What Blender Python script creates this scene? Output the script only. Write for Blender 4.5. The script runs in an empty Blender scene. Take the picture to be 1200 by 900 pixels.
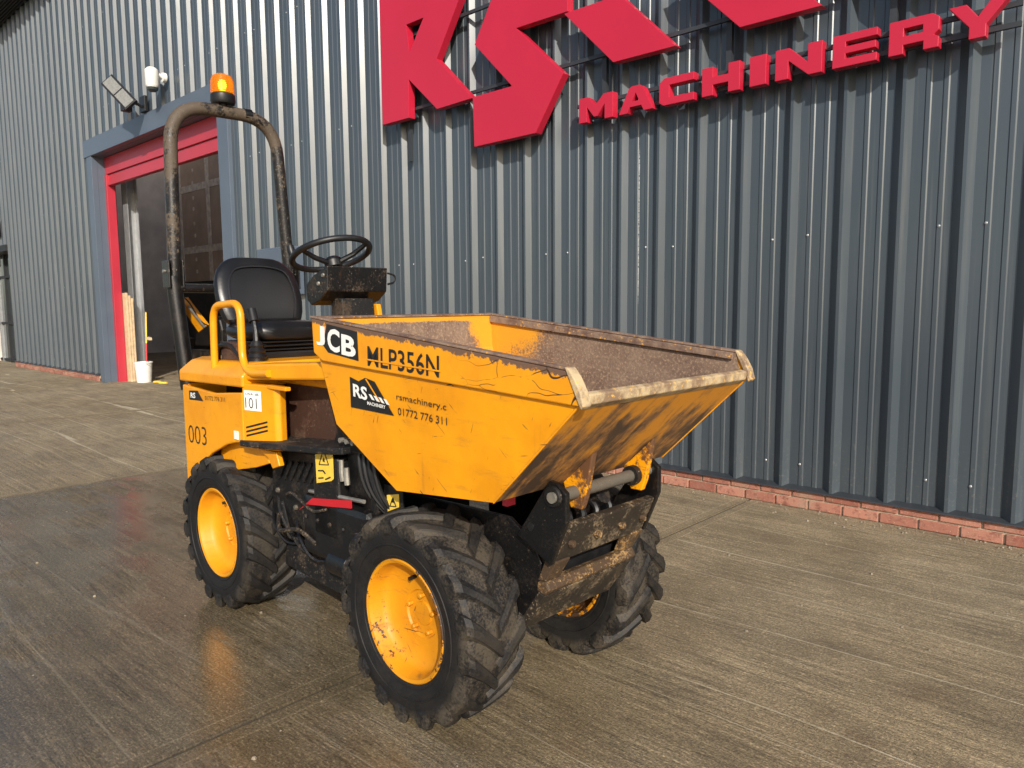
import bpy, bmesh, math, random
from mathutils import Vector, Matrix
R = math.radians
rnd = random.Random(7)
SC = bpy.context.scene
COL = SC.collection

# ------------------------------------------------------------------ camera
cam_d = bpy.data.cameras.new('camera'); cam = bpy.data.objects.new('camera', cam_d); COL.objects.link(cam)
YAW, PITCH, ROLL = R(42.85), R(6.1), R(0.45)
fw = Vector((-math.sin(YAW)*math.cos(PITCH), math.cos(YAW)*math.cos(PITCH), -math.sin(PITCH)))
r0 = Vector((math.cos(YAW), math.sin(YAW), 0)); u0 = r0.cross(fw)
rt = r0*math.cos(ROLL) - u0*math.sin(ROLL); up = u0*math.cos(ROLL) + r0*math.sin(ROLL)
mw = Matrix((rt, up, -fw)).transposed().to_4x4(); mw.translation = Vector((0, -5.0, 1.4))
cam.matrix_world = mw
cam_d.sensor_width = 36; cam_d.lens = 865/1200*36; cam_d.clip_end = 2000; cam_d.clip_start = .05
SC.camera = cam

# ------------------------------------------------------------------ sky, sun, exposure
SUN_A, SUN_EL = R(37), R(27)          # azimuth from +X towards -Y, elevation
sd = Vector((math.cos(SUN_EL)*math.cos(SUN_A), -math.cos(SUN_EL)*math.sin(SUN_A), math.sin(SUN_EL)))
W = bpy.data.worlds.new('World'); SC.world = W; W.use_nodes = True
wn = W.node_tree; sky = wn.nodes.new('ShaderNodeTexSky'); sky.sky_type = 'NISHITA'; sky.sun_disc = False
sky.sun_elevation = SUN_EL; sky.sun_rotation = math.atan2(sd.x, sd.y); sky.dust_density = 1.5
wn.links.new(sky.outputs[0], wn.nodes['Background'].inputs[0]); wn.nodes['Background'].inputs[1].default_value = .125
sl = bpy.data.lights.new('sun', 'SUN'); sl.energy = 4.3; sl.angle = R(.53); sl.color = (1, .93, .82)
so = bpy.data.objects.new('sun', sl); COL.objects.link(so); so.rotation_euler = sd.to_track_quat('Z', 'Y').to_euler()
vs = SC.view_settings; vs.view_transform = 'Standard'; vs.look = 'None'; vs.gamma = 1; vs.exposure = .26
SC.cycles.max_bounces = 6; SC.cycles.diffuse_bounces = 3; SC.cycles.glossy_bounces = 3

# ------------------------------------------------------------------ material helpers
class NT:
    """thin wrapper that makes node wiring short"""
    def __init__(s, name, rough=.5, metal=0, spec=.5):
        s.m = bpy.data.materials.new(name); s.m.use_nodes = True; s.t = s.m.node_tree
        s.b = s.t.nodes['Principled BSDF']
        s.b.inputs['Roughness'].default_value = rough; s.b.inputs['Metallic'].default_value = metal
        s.b.inputs['Specular IOR Level'].default_value = spec
    def n(s, typ, ins=None, **kw):
        nd = s.t.nodes.new('ShaderNode'+typ)
        for k, v in kw.items(): setattr(nd, k, v)
        for k, v in (ins or {}).items(): s.put(nd.inputs[k], v)
        return nd
    def put(s, sock, v):
        if isinstance(v, bpy.types.NodeSocket): s.t.links.new(v, sock)
        elif isinstance(v, (tuple, list)) and len(v) == 3 and sock.type == 'RGBA': sock.default_value = (*v, 1)
        elif sock.type == 'RGBA' and isinstance(v, (int, float)): sock.default_value = (v, v, v, 1)
        else: sock.default_value = v
    def math(s, op, a, b=0., c=0., clamp=False):
        nd = s.n('Math', operation=op, use_clamp=clamp)
        s.put(nd.inputs[0], a); s.put(nd.inputs[1], b); s.put(nd.inputs[2], c)
        return nd.outputs[0]
    def pos(s): return s.n('NewGeometry').outputs['Position']
    def obj(s): return s.n('TexCoord').outputs['Object']
    def xyz(s, v): return s.n('SeparateXYZ', {0: v}).outputs
    def vec(s, x, y, z): return s.n('CombineXYZ', {0: x, 1: y, 2: z}).outputs[0]
    def scale(s, v, k): return s.n('VectorMath', {0: v, 1: k}, operation='MULTIPLY').outputs[0]
    def noise(s, v, sc=1., det=4., rough=.55, dist=0.): return s.n('TexNoise', {'Vector': v, 'Scale': sc, 'Detail': det, 'Roughness': rough, 'Distortion': dist}).outputs[0]
    def ramp(s, v, a, b, lo=0., hi=1.):
        return s.n('MapRange', {0: v, 1: a, 2: b, 3: lo, 4: hi}, interpolation_type='SMOOTHSTEP').outputs[0]
    def mix(s, f, a, b):
        nd = s.n('Mix', data_type='RGBA'); s.put(nd.inputs[0], f); s.put(nd.inputs[6], a); s.put(nd.inputs[7], b); return nd.outputs[2]
    def mul(s, col, f):       # brighten / darken a colour by a scalar
        nd = s.n('Mix', data_type='RGBA', blend_type='MULTIPLY'); nd.inputs[0].default_value = 1
        s.put(nd.inputs[6], col); s.put(nd.inputs[7], f); return nd.outputs[2]
    def bump(s, h, st=.3, d=.01): return s.n('Bump', {'Height': h, 'Strength': st, 'Distance': d}).outputs[0]
    def out(s, col=None, rough=None, bump=None, metal=None):
        if col is not None: s.put(s.b.inputs['Base Color'], col)
        if rough is not None: s.put(s.b.inputs['Roughness'], rough)
        if bump is not None: s.put(s.b.inputs['Normal'], bump)
        if metal is not None: s.put(s.b.inputs['Metallic'], metal)
        return s.m

def plain(name, col, rough=.5, metal=0., var=.15, sc=8., spec=.5, bump=0.):
    t = NT(name, rough, metal, spec); n = t.noise(t.obj(), sc, 5)
    c = t.mul(col, t.ramp(n, .2, .8, 1-var, 1+var))
    return t.out(c, t.math('ADD', rough-.08, t.math('MULTIPLY', n, .16)), t.bump(t.noise(t.obj(), sc*12, 3), bump, .003) if bump else None)

YEL = (.80, .325, .004)
def yellow(name, dirt=.25, scratch=.5, grime=(.10, .055, .025), rust=0., tone=1., rough=.36, edge=0.):
    t = NT(name, .42); o = t.obj()
    n1 = t.noise(o, 5, 6, .6); n2 = t.noise(o, 52, 5, .7); n3 = t.noise(t.scale(o, (3, 3, 14)), 2.5, 5, .6)
    c = t.mix(t.ramp(n1, .35, .75), YEL, (.68, .255, .004))
    if tone != 1.: c = t.mul(c, tone)
    d = t.math('MULTIPLY', t.ramp(n3, .56, .80), dirt, clamp=True)
    c = t.mix(d, c, grime)
    # chips: sharp speckle inside larger patches ; scratches: thin warped lines
    chip = t.math('MULTIPLY', t.ramp(n2, .66, .70), t.ramp(n1, .5, .62))
    X, Y, Z = t.xyz(o); scr = None
    for k, (ang, seed) in enumerate(((12, 0.), (-38, 7.), (71, 13.))):
        c_, s_ = math.cos(R(ang)), math.sin(R(ang))
        uu = t.math('ADD', t.math('MULTIPLY', X, c_), t.math('MULTIPLY', Z, s_)); vv = t.math('SUBTRACT', t.math('MULTIPLY', Z, c_), t.math('MULTIPLY', X, s_))
        q = t.ramp(t.noise(t.vec(t.math('MULTIPLY', uu, 7+4*k), t.math('ADD', t.math('MULTIPLY', Y, 5), seed), t.math('MULTIPLY', vv, 120)), 1, 2, .5), .715, .75)
        scr = q if scr is None else t.math('MAXIMUM', scr, q)
    run = t.math('MULTIPLY', t.ramp(t.noise(t.scale(o, (26, 26, 2.2)), 1, 4, .6), .58, .74), t.ramp(n1, .42, .6))
    c = t.mix(t.math('MULTIPLY', run, .35*scratch), c, (.30, .12, .02))
    scr = t.math('MULTIPLY', scr, t.ramp(n1, .38, .55)); w = t.math('MULTIPLY', t.math('MAXIMUM', chip, scr), scratch, clamp=True)
    c = t.mix(w, c, (.055, .028, .015))
    if rust:
        rm = t.math('MULTIPLY', t.ramp(t.math('ADD', t.math('MULTIPLY', n1, .6), t.math('MULTIPLY', n2, .4)), .62-.2*rust, .70-.2*rust), 1)
        c = t.mix(rm, c, (.12, .058, .03))
    if edge:
        rr_ = t.math('SQRT', t.math('ADD', t.math('MULTIPLY', X, X), t.math('MULTIPLY', Z, Z)))
        em = t.ramp(t.math('ADD', t.math('ADD', t.math('MULTIPLY', n1, .55), t.math('MULTIPLY', n2, .45)), t.ramp(rr_, .11, .20, -.10, .07*edge)), .555, .58)
        c = t.mix(em, c, (.06, .032, .018))
    r = t.math('ADD', rough, t.math('MULTIPLY', t.math('MAXIMUM', d, w), .4))
    return t.out(c, r, t.bump(t.math('ADD', t.noise(o, 4.5, 2), t.math('MULTIPLY', t.noise(o, 22, 4), .18)), .30, .02))

def dirty_black(name, base=(.0045, .0045, .005), mud=(.060, .040, .024), amt=.5, rough=.45):
    t = NT(name, rough); o = t.obj()
    a = t.noise(o, 9, 6, .65); b = t.noise(o, 105, 5, .75); c2 = t.noise(t.scale(o, (2, 2, .6)), 16, 5, .6)
    m = t.math('MULTIPLY', t.ramp(t.math('ADD', t.math('MULTIPLY', a, .5), t.math('MULTIPLY', b, .5)), .50, .60), amt, clamp=True)
    sp = t.math('MULTIPLY', t.ramp(b, .645, .675), .8*amt)
    col = t.mix(m, base, mud); col = t.mix(sp, col, (.42, .34, .22)); col = t.mix(t.math('MULTIPLY', t.ramp(c2, .6, .75), amt*.5), col, (.09, .04, .02))
    return t.out(col, t.math('ADD', rough, t.math('MULTIPLY', m, .4)), t.bump(b, .25, .004))

MAT = {}
MAT['yellow'] = yellow('yellow_paint', .22, .35)
MAT['yellow_worn'] = yellow('worn_yellow_paint', .30, .95)
MAT['yellow_dirty'] = yellow('dirty_yellow_paint', .75, .9, rust=.12)
MAT['rusty_yellow'] = yellow('rusty_yellow_steel', 1., 1., rust=.85, grime=(.05, .03, .018))
MAT['yellow_rim'] = yellow('muddy_yellow_rim', .7, 1., rust=.22, tone=.78, rough=.52, edge=.55)
MAT['yellow_rim_clean'] = yellow('clean_yellow_rim', .25, .15, tone=.86, rough=.52)
MAT['black'] = dirty_black('black_paint')
MAT['black_mud'] = dirty_black('muddy_black_paint', amt=.95, rough=.6)
MAT['black_clean'] = dirty_black('clean_black_paint', amt=.22, rough=.34)
MAT['beam_mud'] = dirty_black('scuffed_muddy_black', (.022, .017, .013), (.20, .145, .085), .9, .5)
MAT['toe_mud'] = dirty_black('caked_mud', (.06, .035, .018), (.34, .20, .075), 1., .65)
MAT['vinyl'] = plain('black_vinyl', (.008, .008, .009), .34, var=.3, sc=6, bump=.12)
MAT['plastic'] = plain('black_plastic', (.009, .009, .010), .45, var=.3)
MAT['steel'] = plain('worn_steel', (.36, .34, .30), .45, .7, .3, 20)
MAT['muddy_steel'] = dirty_black('muddy_steel_shaft', (.10, .088, .072), (.10, .07, .042), .95, .55)
MAT['red'] = plain('red_paint', (.50, .014, .022), .4, var=.1)
MAT['white'] = plain('white_paint', (.74, .73, .69), .5, var=.08)
MAT['blacklabel'] = plain('black_decal', (.012, .012, .013), .4, var=.3, sc=20)
MAT['whitelabel'] = plain('white_decal', (.80, .79, .75), .45, var=.08, sc=30)
MAT['yellowlabel'] = plain('yellow_decal', (.84, .56, .07), .45, var=.12, sc=30)
MAT['brown_panel'] = dirty_black('rusty_brown_panel', (.050, .022, .014), (.10, .055, .03), .7, .6)

def m_rust_inside():
    t = NT('rusty_skip_inside', .75); o = t.obj()
    a = t.noise(o, 6, 7, .7); b = t.noise(o, 95, 6, .75); z = t.xyz(o)[2]; x = t.xyz(o)[0]
    base = t.mix(t.ramp(a, .3, .7), (.135, .080, .058), (.24, .165, .115))
    base = t.mix(t.ramp(b, .50, .62), base, (.33, .225, .145)); base = t.mix(t.ramp(b, .40, .34), base, (.055, .03, .022))
    # yellow paint survives high up towards the back corner
    k = t.math('ADD', t.math('MULTIPLY', a, .75), t.math('MULTIPLY', b, .7))
    k = t.math('ADD', k, t.ramp(x, .22, .60, .24, -.20))
    k = t.math('ADD', k, t.ramp(z, 1.16, 1.32, -.10, .08))
    Yy = t.xyz(o)[1]; pat = t.math('MULTIPLY', t.ramp(x, .16, .20, 1, 0), t.math('MULTIPLY', t.ramp(t.math('ABSOLUTE', t.math('ADD', Yy, .02)), .26, .40, 1, 0), t.ramp(z, 1.325, 1.345, 1, 0)))
    k = t.math('SUBTRACT', k, t.math('MULTIPLY', pat, .5))
    base = t.mix(t.ramp(k, .68, .90), base, (.70, .30, .012))
    return t.out(base, .78, t.bump(b, .5, .004))
MAT['skip_in'] = m_rust_inside()

def m_rim_edge():
    t = NT('worn_rim_edge', .6); o = t.obj(); a = t.noise(o, 16, 6, .7); b = t.noise(o, 70, 4, .7)
    c = t.mix(t.ramp(a, .35, .65), (.13, .075, .055), (.26, .18, .13)); c = t.mix(t.ramp(b, .58, .68), c, (.70, .34, .06))
    return t.out(c, .62, t.bump(b, .4, .003))
MAT['rim_edge'] = m_rim_edge()

def m_lip():
    t = NT('scraped_lip', .5); o = t.obj(); a = t.noise(o, 14, 6, .7); b = t.noise(o, 60, 4, .7)
    c = t.mix(t.ramp(a, .4, .62), (.52, .40, .24), (.24, .16, .10)); c = t.mix(t.ramp(b, .57, .66), c, (.72, .42, .10))
    return t.out(c, .55, t.bump(b, .4, .003))
MAT['lip'] = m_lip()

def m_flange():
    """painted flange: chipped towards its top edge, scratched towards the front"""
    t = NT('chipped_flange_paint', .42); o = t.obj(); X, Y, Z = t.xyz(o)
    a = t.noise(o, 7, 6, .6); b = t.noise(o, 60, 5, .7); f = t.noise(t.scale(o, (6, 6, 60)), 1, 5, .6)
    c = t.mix(t.ramp(a, .35, .75), YEL, (.68, .255, .004))
    top = t.math('SUBTRACT', t.math('SUBTRACT', 1.365, t.math('MULTIPLY', t.math('SUBTRACT', X, .077), .102)), Z)   # metres below the rim
    e = t.math('ADD', t.ramp(top, .0, .05, .34, 0), t.math('MULTIPLY', t.math('ADD', t.math('MULTIPLY', a, .45), t.math('MULTIPLY', b, .55)), 1))
    c = t.mix(t.ramp(e, .66, .72), c, (.15, .085, .055))
    v = t.n('TexVoronoi', {'Vector': t.n('VectorMath', {0: t.scale(o, (2.0, 2, 7)), 1: t.n('TexNoise', {'Vector': o, 'Scale': 4.}).outputs[1]}, operation='ADD').outputs[0], 'Scale': 2.6}, feature='DISTANCE_TO_EDGE').outputs[0]
    scr = t.math('MULTIPLY', t.ramp(v, .006, .014, 1, 0), t.math('MULTIPLY', t.ramp(X, .8, 1.05), t.ramp(a, .40, .5)))
    low = t.math('MULTIPLY', t.ramp(top, .095, .125), t.math('MULTIPLY', t.ramp(X, .7, 1.0), t.ramp(f, .45, .6)))
    c = t.mix(t.math('MAXIMUM', scr, low), c, (.05, .026, .014))
    return t.out(c, t.math('ADD', .36, t.math('MULTIPLY', e, .25)), t.bump(t.noise(o, 14, 4), .12, .004))
MAT['flange'] = m_flange()

def m_chute():
    """underside of the discharge chute: soil dragged along it in streaks"""
    t = NT('streaked_chute_paint', .55); o = t.obj(); X, Y, Z = t.xyz(o)
    sv = t.vec(t.math('MULTIPLY', t.math('ADD', X, Z), 1.6), t.math('MULTIPLY', Y, 9), t.math('MULTIPLY', t.math('SUBTRACT', X, Z), 2))
    s = t.noise(sv, 1.3, 6, .65, .3); b = t.noise(o, 50, 5, .7); a = t.noise(o, 4.5, 5, .6)
    k = t.math('ADD', t.math('MULTIPLY', s, .55), t.math('ADD', t.math('MULTIPLY', a, .45), t.math('MULTIPLY', b, .12)))
    mid = t.math('ADD', k, t.ramp(Z, .95, 1.12, .05, -.06))
    c = t.mix(t.ramp(mid, .47, .58), (.66, .27, .016), (.30, .145, .048))
    c = t.mix(t.ramp(mid, .54, .64), c, (.070, .042, .026))
    return t.out(c, .6, t.bump(b, .25, .004))
MAT['chute'] = m_chute()

def m_rubber(name='muddy_tyre_rubber', amt=1.):
    t = NT(name, .62, 0, .3); o = t.obj(); X, Y, Z = t.xyz(o)
    r = t.math('SQRT', t.math('ADD', t.math('MULTIPLY', X, X), t.math('MULTIPLY', Z, Z)))
    a = t.noise(o, 9, 6, .65); b = t.noise(o, 130, 5, .75)
    k = t.math('ADD', t.math('MULTIPLY', a, .55), t.math('MULTIPLY', b, .5))
    groove = t.math('MULTIPLY', t.ramp(r, .285, .325), t.ramp(r, .348, .357, 1, .26))     # mud packs between the lugs
    m = t.math('MULTIPLY', t.ramp(k, .44, .60), t.math('ADD', .12, t.math('MULTIPLY', groove, .75)))
    m = t.math('MULTIPLY', m, amt, clamp=True)
    c = t.mix(m, (.0085, .0085, .0095), (.145, .116, .080))
    return t.out(c, t.math('ADD', .58, t.math('MULTIPLY', m, .35)), t.bump(b, .30, .003))
MAT['rubber'] = m_rubber(amt=.50); MAT['rubber_dark'] = m_rubber('wet_tyre_rubber', .30)

def m_rops():
    t = NT('flaking_black_tube', .4); o = t.obj()
    a = t.noise(o, 7, 5, .6); b = t.noise(o, 80, 5, .8)
    k = t.math('ADD', t.math('MULTIPLY', a, .5), t.math('MULTIPLY', b, .5)); z = t.xyz(o)[2]
    y_ = t.xyz(o)[1]; k = t.math('ADD', k, t.ramp(z, 1.5, 1.75, -.16, .0)); k = t.math('ADD', k, t.ramp(z, 2.2, 2.42, 0, .06)); k = t.math('SUBTRACT', k, t.ramp(y_, .1, .25, 0, .05))
    c = t.mix(t.ramp(k, .48, .53), (.010, .009, .009), (.085, .062, .042)); c = t.mix(t.ramp(b, .60, .66), c, (.24, .19, .14))
    return t.out(c, t.ramp(k, .45, .55, .3, .7), t.bump(b, .4, .003))
MAT['rops'] = m_rops()

def m_cladding():
    t = NT('grey_coated_steel_cladding', .34, 0, .75); p = t.pos(); X, Y, Z = t.xyz(p)
    rn = t.n('ObjectInfo').outputs['Random']
    a = t.noise(p, .8, 4, .6); st = t.noise(t.vec(t.math('MULTIPLY', X, 26), 0, t.math('MULTIPLY', Z, .7)), 1, 5, .6); sp = t.noise(p, 60, 4, .7)
    c = t.mix(t.ramp(a, .3, .7), (.047, .062, .077), (.056, .070, .084))
    c = t.mul(c, t.ramp(rn, 0, 1, .93, 1.06))
    c = t.mix(t.math('MULTIPLY', t.ramp(st, .52, .72), .16), c, (.20, .19, .165))
    splash = t.math('MULTIPLY', t.ramp(Z, .15, .9, 1, 0), t.ramp(sp, .55, .72))
    c = t.mix(t.math('MULTIPLY', splash, .35), c, (.24, .21, .16))
    drip = t.math('MULTIPLY', t.math('MULTIPLY', t.ramp(t.math('ABSOLUTE', t.math('ADD', X, 3.268)), .002, .005, 1, 0), t.ramp(sp, .42, .52)), t.math('MULTIPLY', t.ramp(Z, 1.35, 1.6), t.ramp(Z, 2.5, 2.62, 1, 0)))
    c = t.mix(drip, c, (.6, .6, .57))
    bw = t.noise(t.vec(t.math('MULTIPLY', X, 3), Y, t.math('MULTIPLY', Z, .8)), 1, 3)
    return t.out(c, t.math('ADD', .27, t.math('MULTIPLY', st, .10)), t.bump(bw, .22, .02))
MAT['clad'] = m_cladding()
MAT['trim'] = plain('blue_grey_trim', (.088, .112, .150), .42, var=.08, sc=2)
MAT['soffit'] = plain('dark_soffit', (.012, .013, .015), .6)
MAT['sign'] = plain('red_sign_letter', (.47, .013, .040), .36, var=.05, sc=1.5)
MAT['sign_rail'] = plain('dark_sign_rail', (.03, .034, .04), .5)
MAT['shutter'] = plain('red_shutter', (.42, .030, .050), .38, var=.07, sc=2)
MAT['galv'] = plain('galvanised_steel', (.42, .43, .44), .45, .6, .12, 12)

def m_brick():
    t = NT('red_brick', .85); o = t.pos(); rn = t.n('ObjectInfo').outputs['Random']
    n = t.noise(o, 22, 6, .7); b = t.noise(o, 120, 4)
    c = t.mix(rn, (.27, .095, .065), (.44, .20, .14)); c = t.mix(t.ramp(n, .48, .66), c, (.20, .075, .05)); c = t.mix(t.ramp(t.noise(o, 5, 5, .7), .50, .72, 0, .55), c, (.34, .27, .19)); c = t.mix(t.ramp(b, .6, .75), c, (.55, .36, .25))
    return t.out(c, .85, t.bump(b, .5, .004))
MAT['brick'] = m_brick()
MAT['mortar'] = plain('pale_mortar', (.42, .32, .23), .9, var=.2, sc=30, bump=.5)

PITCHJ, J0 = 4.17, -2.28
def m_concrete(name):
    t = NT(name, .8); p = t.pos(); X, Y, Z = t.xyz(p)
    wv = t.math('ADD', Y, t.math('MULTIPLY', t.noise(t.vec(t.math('MULTIPLY', X, .35), t.math('MULTIPLY', Y, .6), 0), 1, 2), .16))
    g1 = t.noise(t.vec(t.math('MULTIPLY', X, 1.3), t.math('MULTIPLY', wv, 36), 0), 1, 3, .7)
    g2 = t.noise(t.vec(t.math('MULTIPLY', X, 14), t.math('MULTIPLY', wv, 115), 3), 1, 3, .7)
    fine = t.noise(p, 110, 4, .8); dots = t.noise(t.vec(t.math('MULTIPLY', X, 42), t.math('MULTIPLY', wv, 130), 5), 1, 2, .6)
    bl = t.noise(p, .5, 3, .6); bl2 = t.noise(t.vec(X, t.math('MULTIPLY', Y, 1.7), 0), 1.9, 5, .68, .4)
    bl3 = t.noise(t.vec(t.math('MULTIPLY', X, .7), t.math('MULTIPLY', Y, 1.1), 4), 3.1, 5, .7)
    rd = t.noise(t.vec(t.math('MULTIPLY', X, .10), t.math('MULTIPLY', wv, 2.6), 8), 1, 1, .5)
    brk = t.noise(t.vec(t.math('MULTIPLY', X, 9), t.math('MULTIPLY', Y, 60), 2), 1, 3, .75)
    ln = t.math('ABSOLUTE', t.math('SUBTRACT', t.math('FRACT', t.math('ADD', t.math('MULTIPLY', wv, 2.35), t.math('MULTIPLY', rd, 2.2))), .5))
    ridge = t.math('MULTIPLY', t.math('MULTIPLY', t.ramp(ln, .003, .018, 1, 0), t.ramp(brk, .34, .48)), t.ramp(bl3, .22, .46))
    d = t.math('ABSOLUTE', t.math('SUBTRACT', t.math('FLOORED_MODULO', t.math('ADD', X, -J0+PITCHJ/2), PITCHJ), PITCHJ/2))
    nj = t.ramp(d, .075, .09)
    groove = t.math('ADD', t.math('MULTIPLY', nj, t.math('SUBTRACT', t.math('ADD', t.math('MULTIPLY', g1, .60), t.math('MULTIPLY', g2, .5)), .53)), .53)
    # wet area round and in front of the machine, ending at the joint behind it
    wn_ = t.math('ADD', t.math('MULTIPLY', bl2, .9), t.math('MULTIPLY', bl, .8))
    e1 = t.ramp(t.math('ADD', X, t.math('MULTIPLY', wn_, .9)), -1.6, .3, 1, 0)
    e2 = t.ramp(X, -6.50, -6.40, .30, 1)
    e3 = t.ramp(t.math('ADD', Y, t.math('MULTIPLY', wn_, 1.0)), -2.4, -.4, 1, .12)
    wet = t.math('MULTIPLY', t.math('MULTIPLY', e1, e2), e3)
    wet = t.math('MULTIPLY', wet, t.ramp(wn_, .55, .95, .7, 1), clamp=True)
    damp = t.math('MAXIMUM', wet, t.ramp(bl2, .46, .74, .0, .45))
    c = t.mix(t.ramp(bl, .3, .7), (.234, .178, .104), (.272, .216, .136))
    worn = t.ramp(bl2, .40, .62)
    gl = t.math('ADD', t.math('MULTIPLY', t.math('SUBTRACT', groove, .53), t.ramp(worn, 0, 1, 1, .35)), .53)
    c = t.mul(c, t.ramp(gl, .36, .70, .56, 1.40))
    c = t.mul(c, t.ramp(fine, .30, .70, .50, 1.50))
    c = t.mul(c, t.ramp(dots, .52, .68, .90, 1.5))
    c = t.mul(c, t.ramp(bl3, .3, .7, .80, 1.18))
    c = t.mix(t.math('MULTIPLY', ridge, t.math('MULTIPLY', nj, t.ramp(wet, 0, 1, .85, .35))), c, (.56, .48, .34))
    c = t.mix(t.ramp(t.math('MULTIPLY', bl2, t.math('SUBTRACT', 1.5, bl)), .60, .80, 0, .38), c, (.16, .088, .045))
    c = t.mul(c, t.ramp(damp, 0, 1, 1.0, .50))
    c = t.mul(c, t.ramp(d, .010, .022, .62, 1)); c = t.mul(c, t.ramp(t.math('ABSOLUTE', t.math('SUBTRACT', d, .074)), .002, .006, 1.45, 1))
    pool = t.math('MULTIPLY', wet, t.ramp(t.math('SUBTRACT', bl2, t.math('MULTIPLY', groove, .16)), .22, .46))
    r = t.math('SUBTRACT', .86, t.math('MULTIPLY', damp, .22)); r = t.math('SUBTRACT', r, t.math('MULTIPLY', pool, .56))
    h = t.math('ADD', groove, t.math('MULTIPLY', fine, .75))
    b = t.n('Bump', {'Height': h, 'Strength': t.ramp(pool, .1, .85, .9, .09), 'Distance': .008}).outputs[0]
    return t.out(c, r, b)
MAT['concrete'] = m_concrete('brushed_concrete')
MAT['joint'] = plain('dark_joint_filler', (.06, .05, .04), .9, var=.3, sc=40)
MAT['dark_int'] = plain('interior_lining', (.62, .58, .53), .8, var=.2, sc=1.5)
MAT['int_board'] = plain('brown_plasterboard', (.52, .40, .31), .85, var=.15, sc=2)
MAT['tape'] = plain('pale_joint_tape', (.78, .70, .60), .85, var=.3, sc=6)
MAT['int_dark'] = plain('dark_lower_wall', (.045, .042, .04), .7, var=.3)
MAT['timber'] = plain('pale_timber', (.58, .43, .26), .7, var=.2, sc=14)
MAT['lens'] = plain('grey_lamp_lens', (.20, .20, .19), .3, var=.2, sc=30)
MAT['glass'] = plain('dark_glass', (.03, .04, .045), .06, var=.1, spec=.8)
MAT['amber'] = None

# ------------------------------------------------------------------ mesh helpers
class MB:
    def __init__(s): s.v = []; s.f = []; s.mi = []
    def add(s, vs, fs, m=0):
        k = len(s.v); s.v += [tuple(v) for v in vs]; s.f += [tuple(i+k for i in f) for f in fs]; s.mi += [m]*len(fs); return s
    def box(s, x0, x1, y0, y1, z0, z1, m=0):
        v = [(x, y, z) for x in (x0, x1) for y in (y0, y1) for z in (z0, z1)]
        return s.add(v, [(0, 1, 3, 2), (4, 6, 7, 5), (0, 4, 5, 1), (2, 3, 7, 6), (0, 2, 6, 4), (1, 5, 7, 3)], m)
    def prism(s, pts, axis, a, b, m=0):
        """polygon (u,v) extruded along axis from a to b; axis 1: (x,z), axis 0: (y,z), axis 2: (x,y)"""
        def P(u, v, w): return (u, w, v) if axis == 1 else (w, u, v) if axis == 0 else (u, v, w)
        n = len(pts); v = [P(u, w, a) for u, w in pts]+[P(u, w, b) for u, w in pts]
        fs = [tuple(range(n)), tuple(range(2*n-1, n-1, -1))]+[(i, i+n, (i+1) % n+n, (i+1) % n) for i in range(n)]
        return s.add(v, fs, m)
    def tube(s, pts, r, seg=10, closed=False, m=0, caps=True):
        pts = [Vector(p) for p in pts]; n = len(pts); rr = r if isinstance(r, (list, tuple)) else [r]*n
        ring = []; ref = None
        for i, p in enumerate(pts):
            a = pts[i-1] if (i or closed) else p; b = pts[(i+1) % n] if (i < n-1 or closed) else p
            t = (b-a).normalized()
            if ref is None: ref = t.orthogonal().normalized()
            ref = (ref-t*ref.dot(t)).normalized(); bi = t.cross(ref)
            ring += [p+(ref*math.cos(2*math.pi*k/seg)+bi*math.sin(2*math.pi*k/seg))*rr[i] for k in range(seg)]
        fs = []
        for i in range(n if closed else n-1):
            j = (i+1) % n
            fs += [(i*seg+k, i*seg+(k+1) % seg, j*seg+(k+1) % seg, j*seg+k) for k in range(seg)]
        if caps and not closed: fs += [tuple(range(seg-1, -1, -1)), tuple((n-1)*seg+k for k in range(seg))]
        return s.add(ring, fs, m)
    def lathe(s, prof, seg=40, axis='y', c=(0, 0, 0), m=0, closed=False):
        """prof: (r, h) list turned round the axis"""
        v = []
        for k in range(seg):
            t = 2*math.pi*k/seg; cs, sn = math.cos(t), math.sin(t)
            for r, h in prof:
                q = (r*cs, h, r*sn) if axis == 'y' else (r*cs, r*sn, h) if axis == 'z' else (h, r*cs, r*sn)
                v.append((q[0]+c[0], q[1]+c[1], q[2]+c[2]))
        n = len(prof); fs = []
        for k in range(seg):
            j = (k+1) % seg
            for i in range(n if closed else n-1):
                i2 = (i+1) % n; fs.append((k*n+i, j*n+i, j*n+i2, k*n+i2))
        return s.add(v, fs, m)
    def build(s, name, mat, parent=None, smooth=False, bevel=0., sub=0, loc=None, rot=None, recalc=True):
        me = bpy.data.meshes.new(name); me.from_pydata(s.v, [], s.f)
        mats = mat if isinstance(mat, (list, tuple)) else [mat]
        for m in mats: me.materials.append(MAT[m] if isinstance(m, str) else m)
        if len(mats) > 1: me.polygons.foreach_set('material_index', s.mi)
        bm = bmesh.new(); bm.from_mesh(me); bmesh.ops.remove_doubles(bm, verts=bm.verts, dist=1e-5)
        if recalc: bmesh.ops.recalc_face_normals(bm, faces=bm.faces)
        bm.to_mesh(me); bm.free()
        if smooth:
            me.polygons.foreach_set('use_smooth', [True]*len(me.polygons))
        return link(name, me, parent, loc, rot, bevel, smooth, sub)
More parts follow.
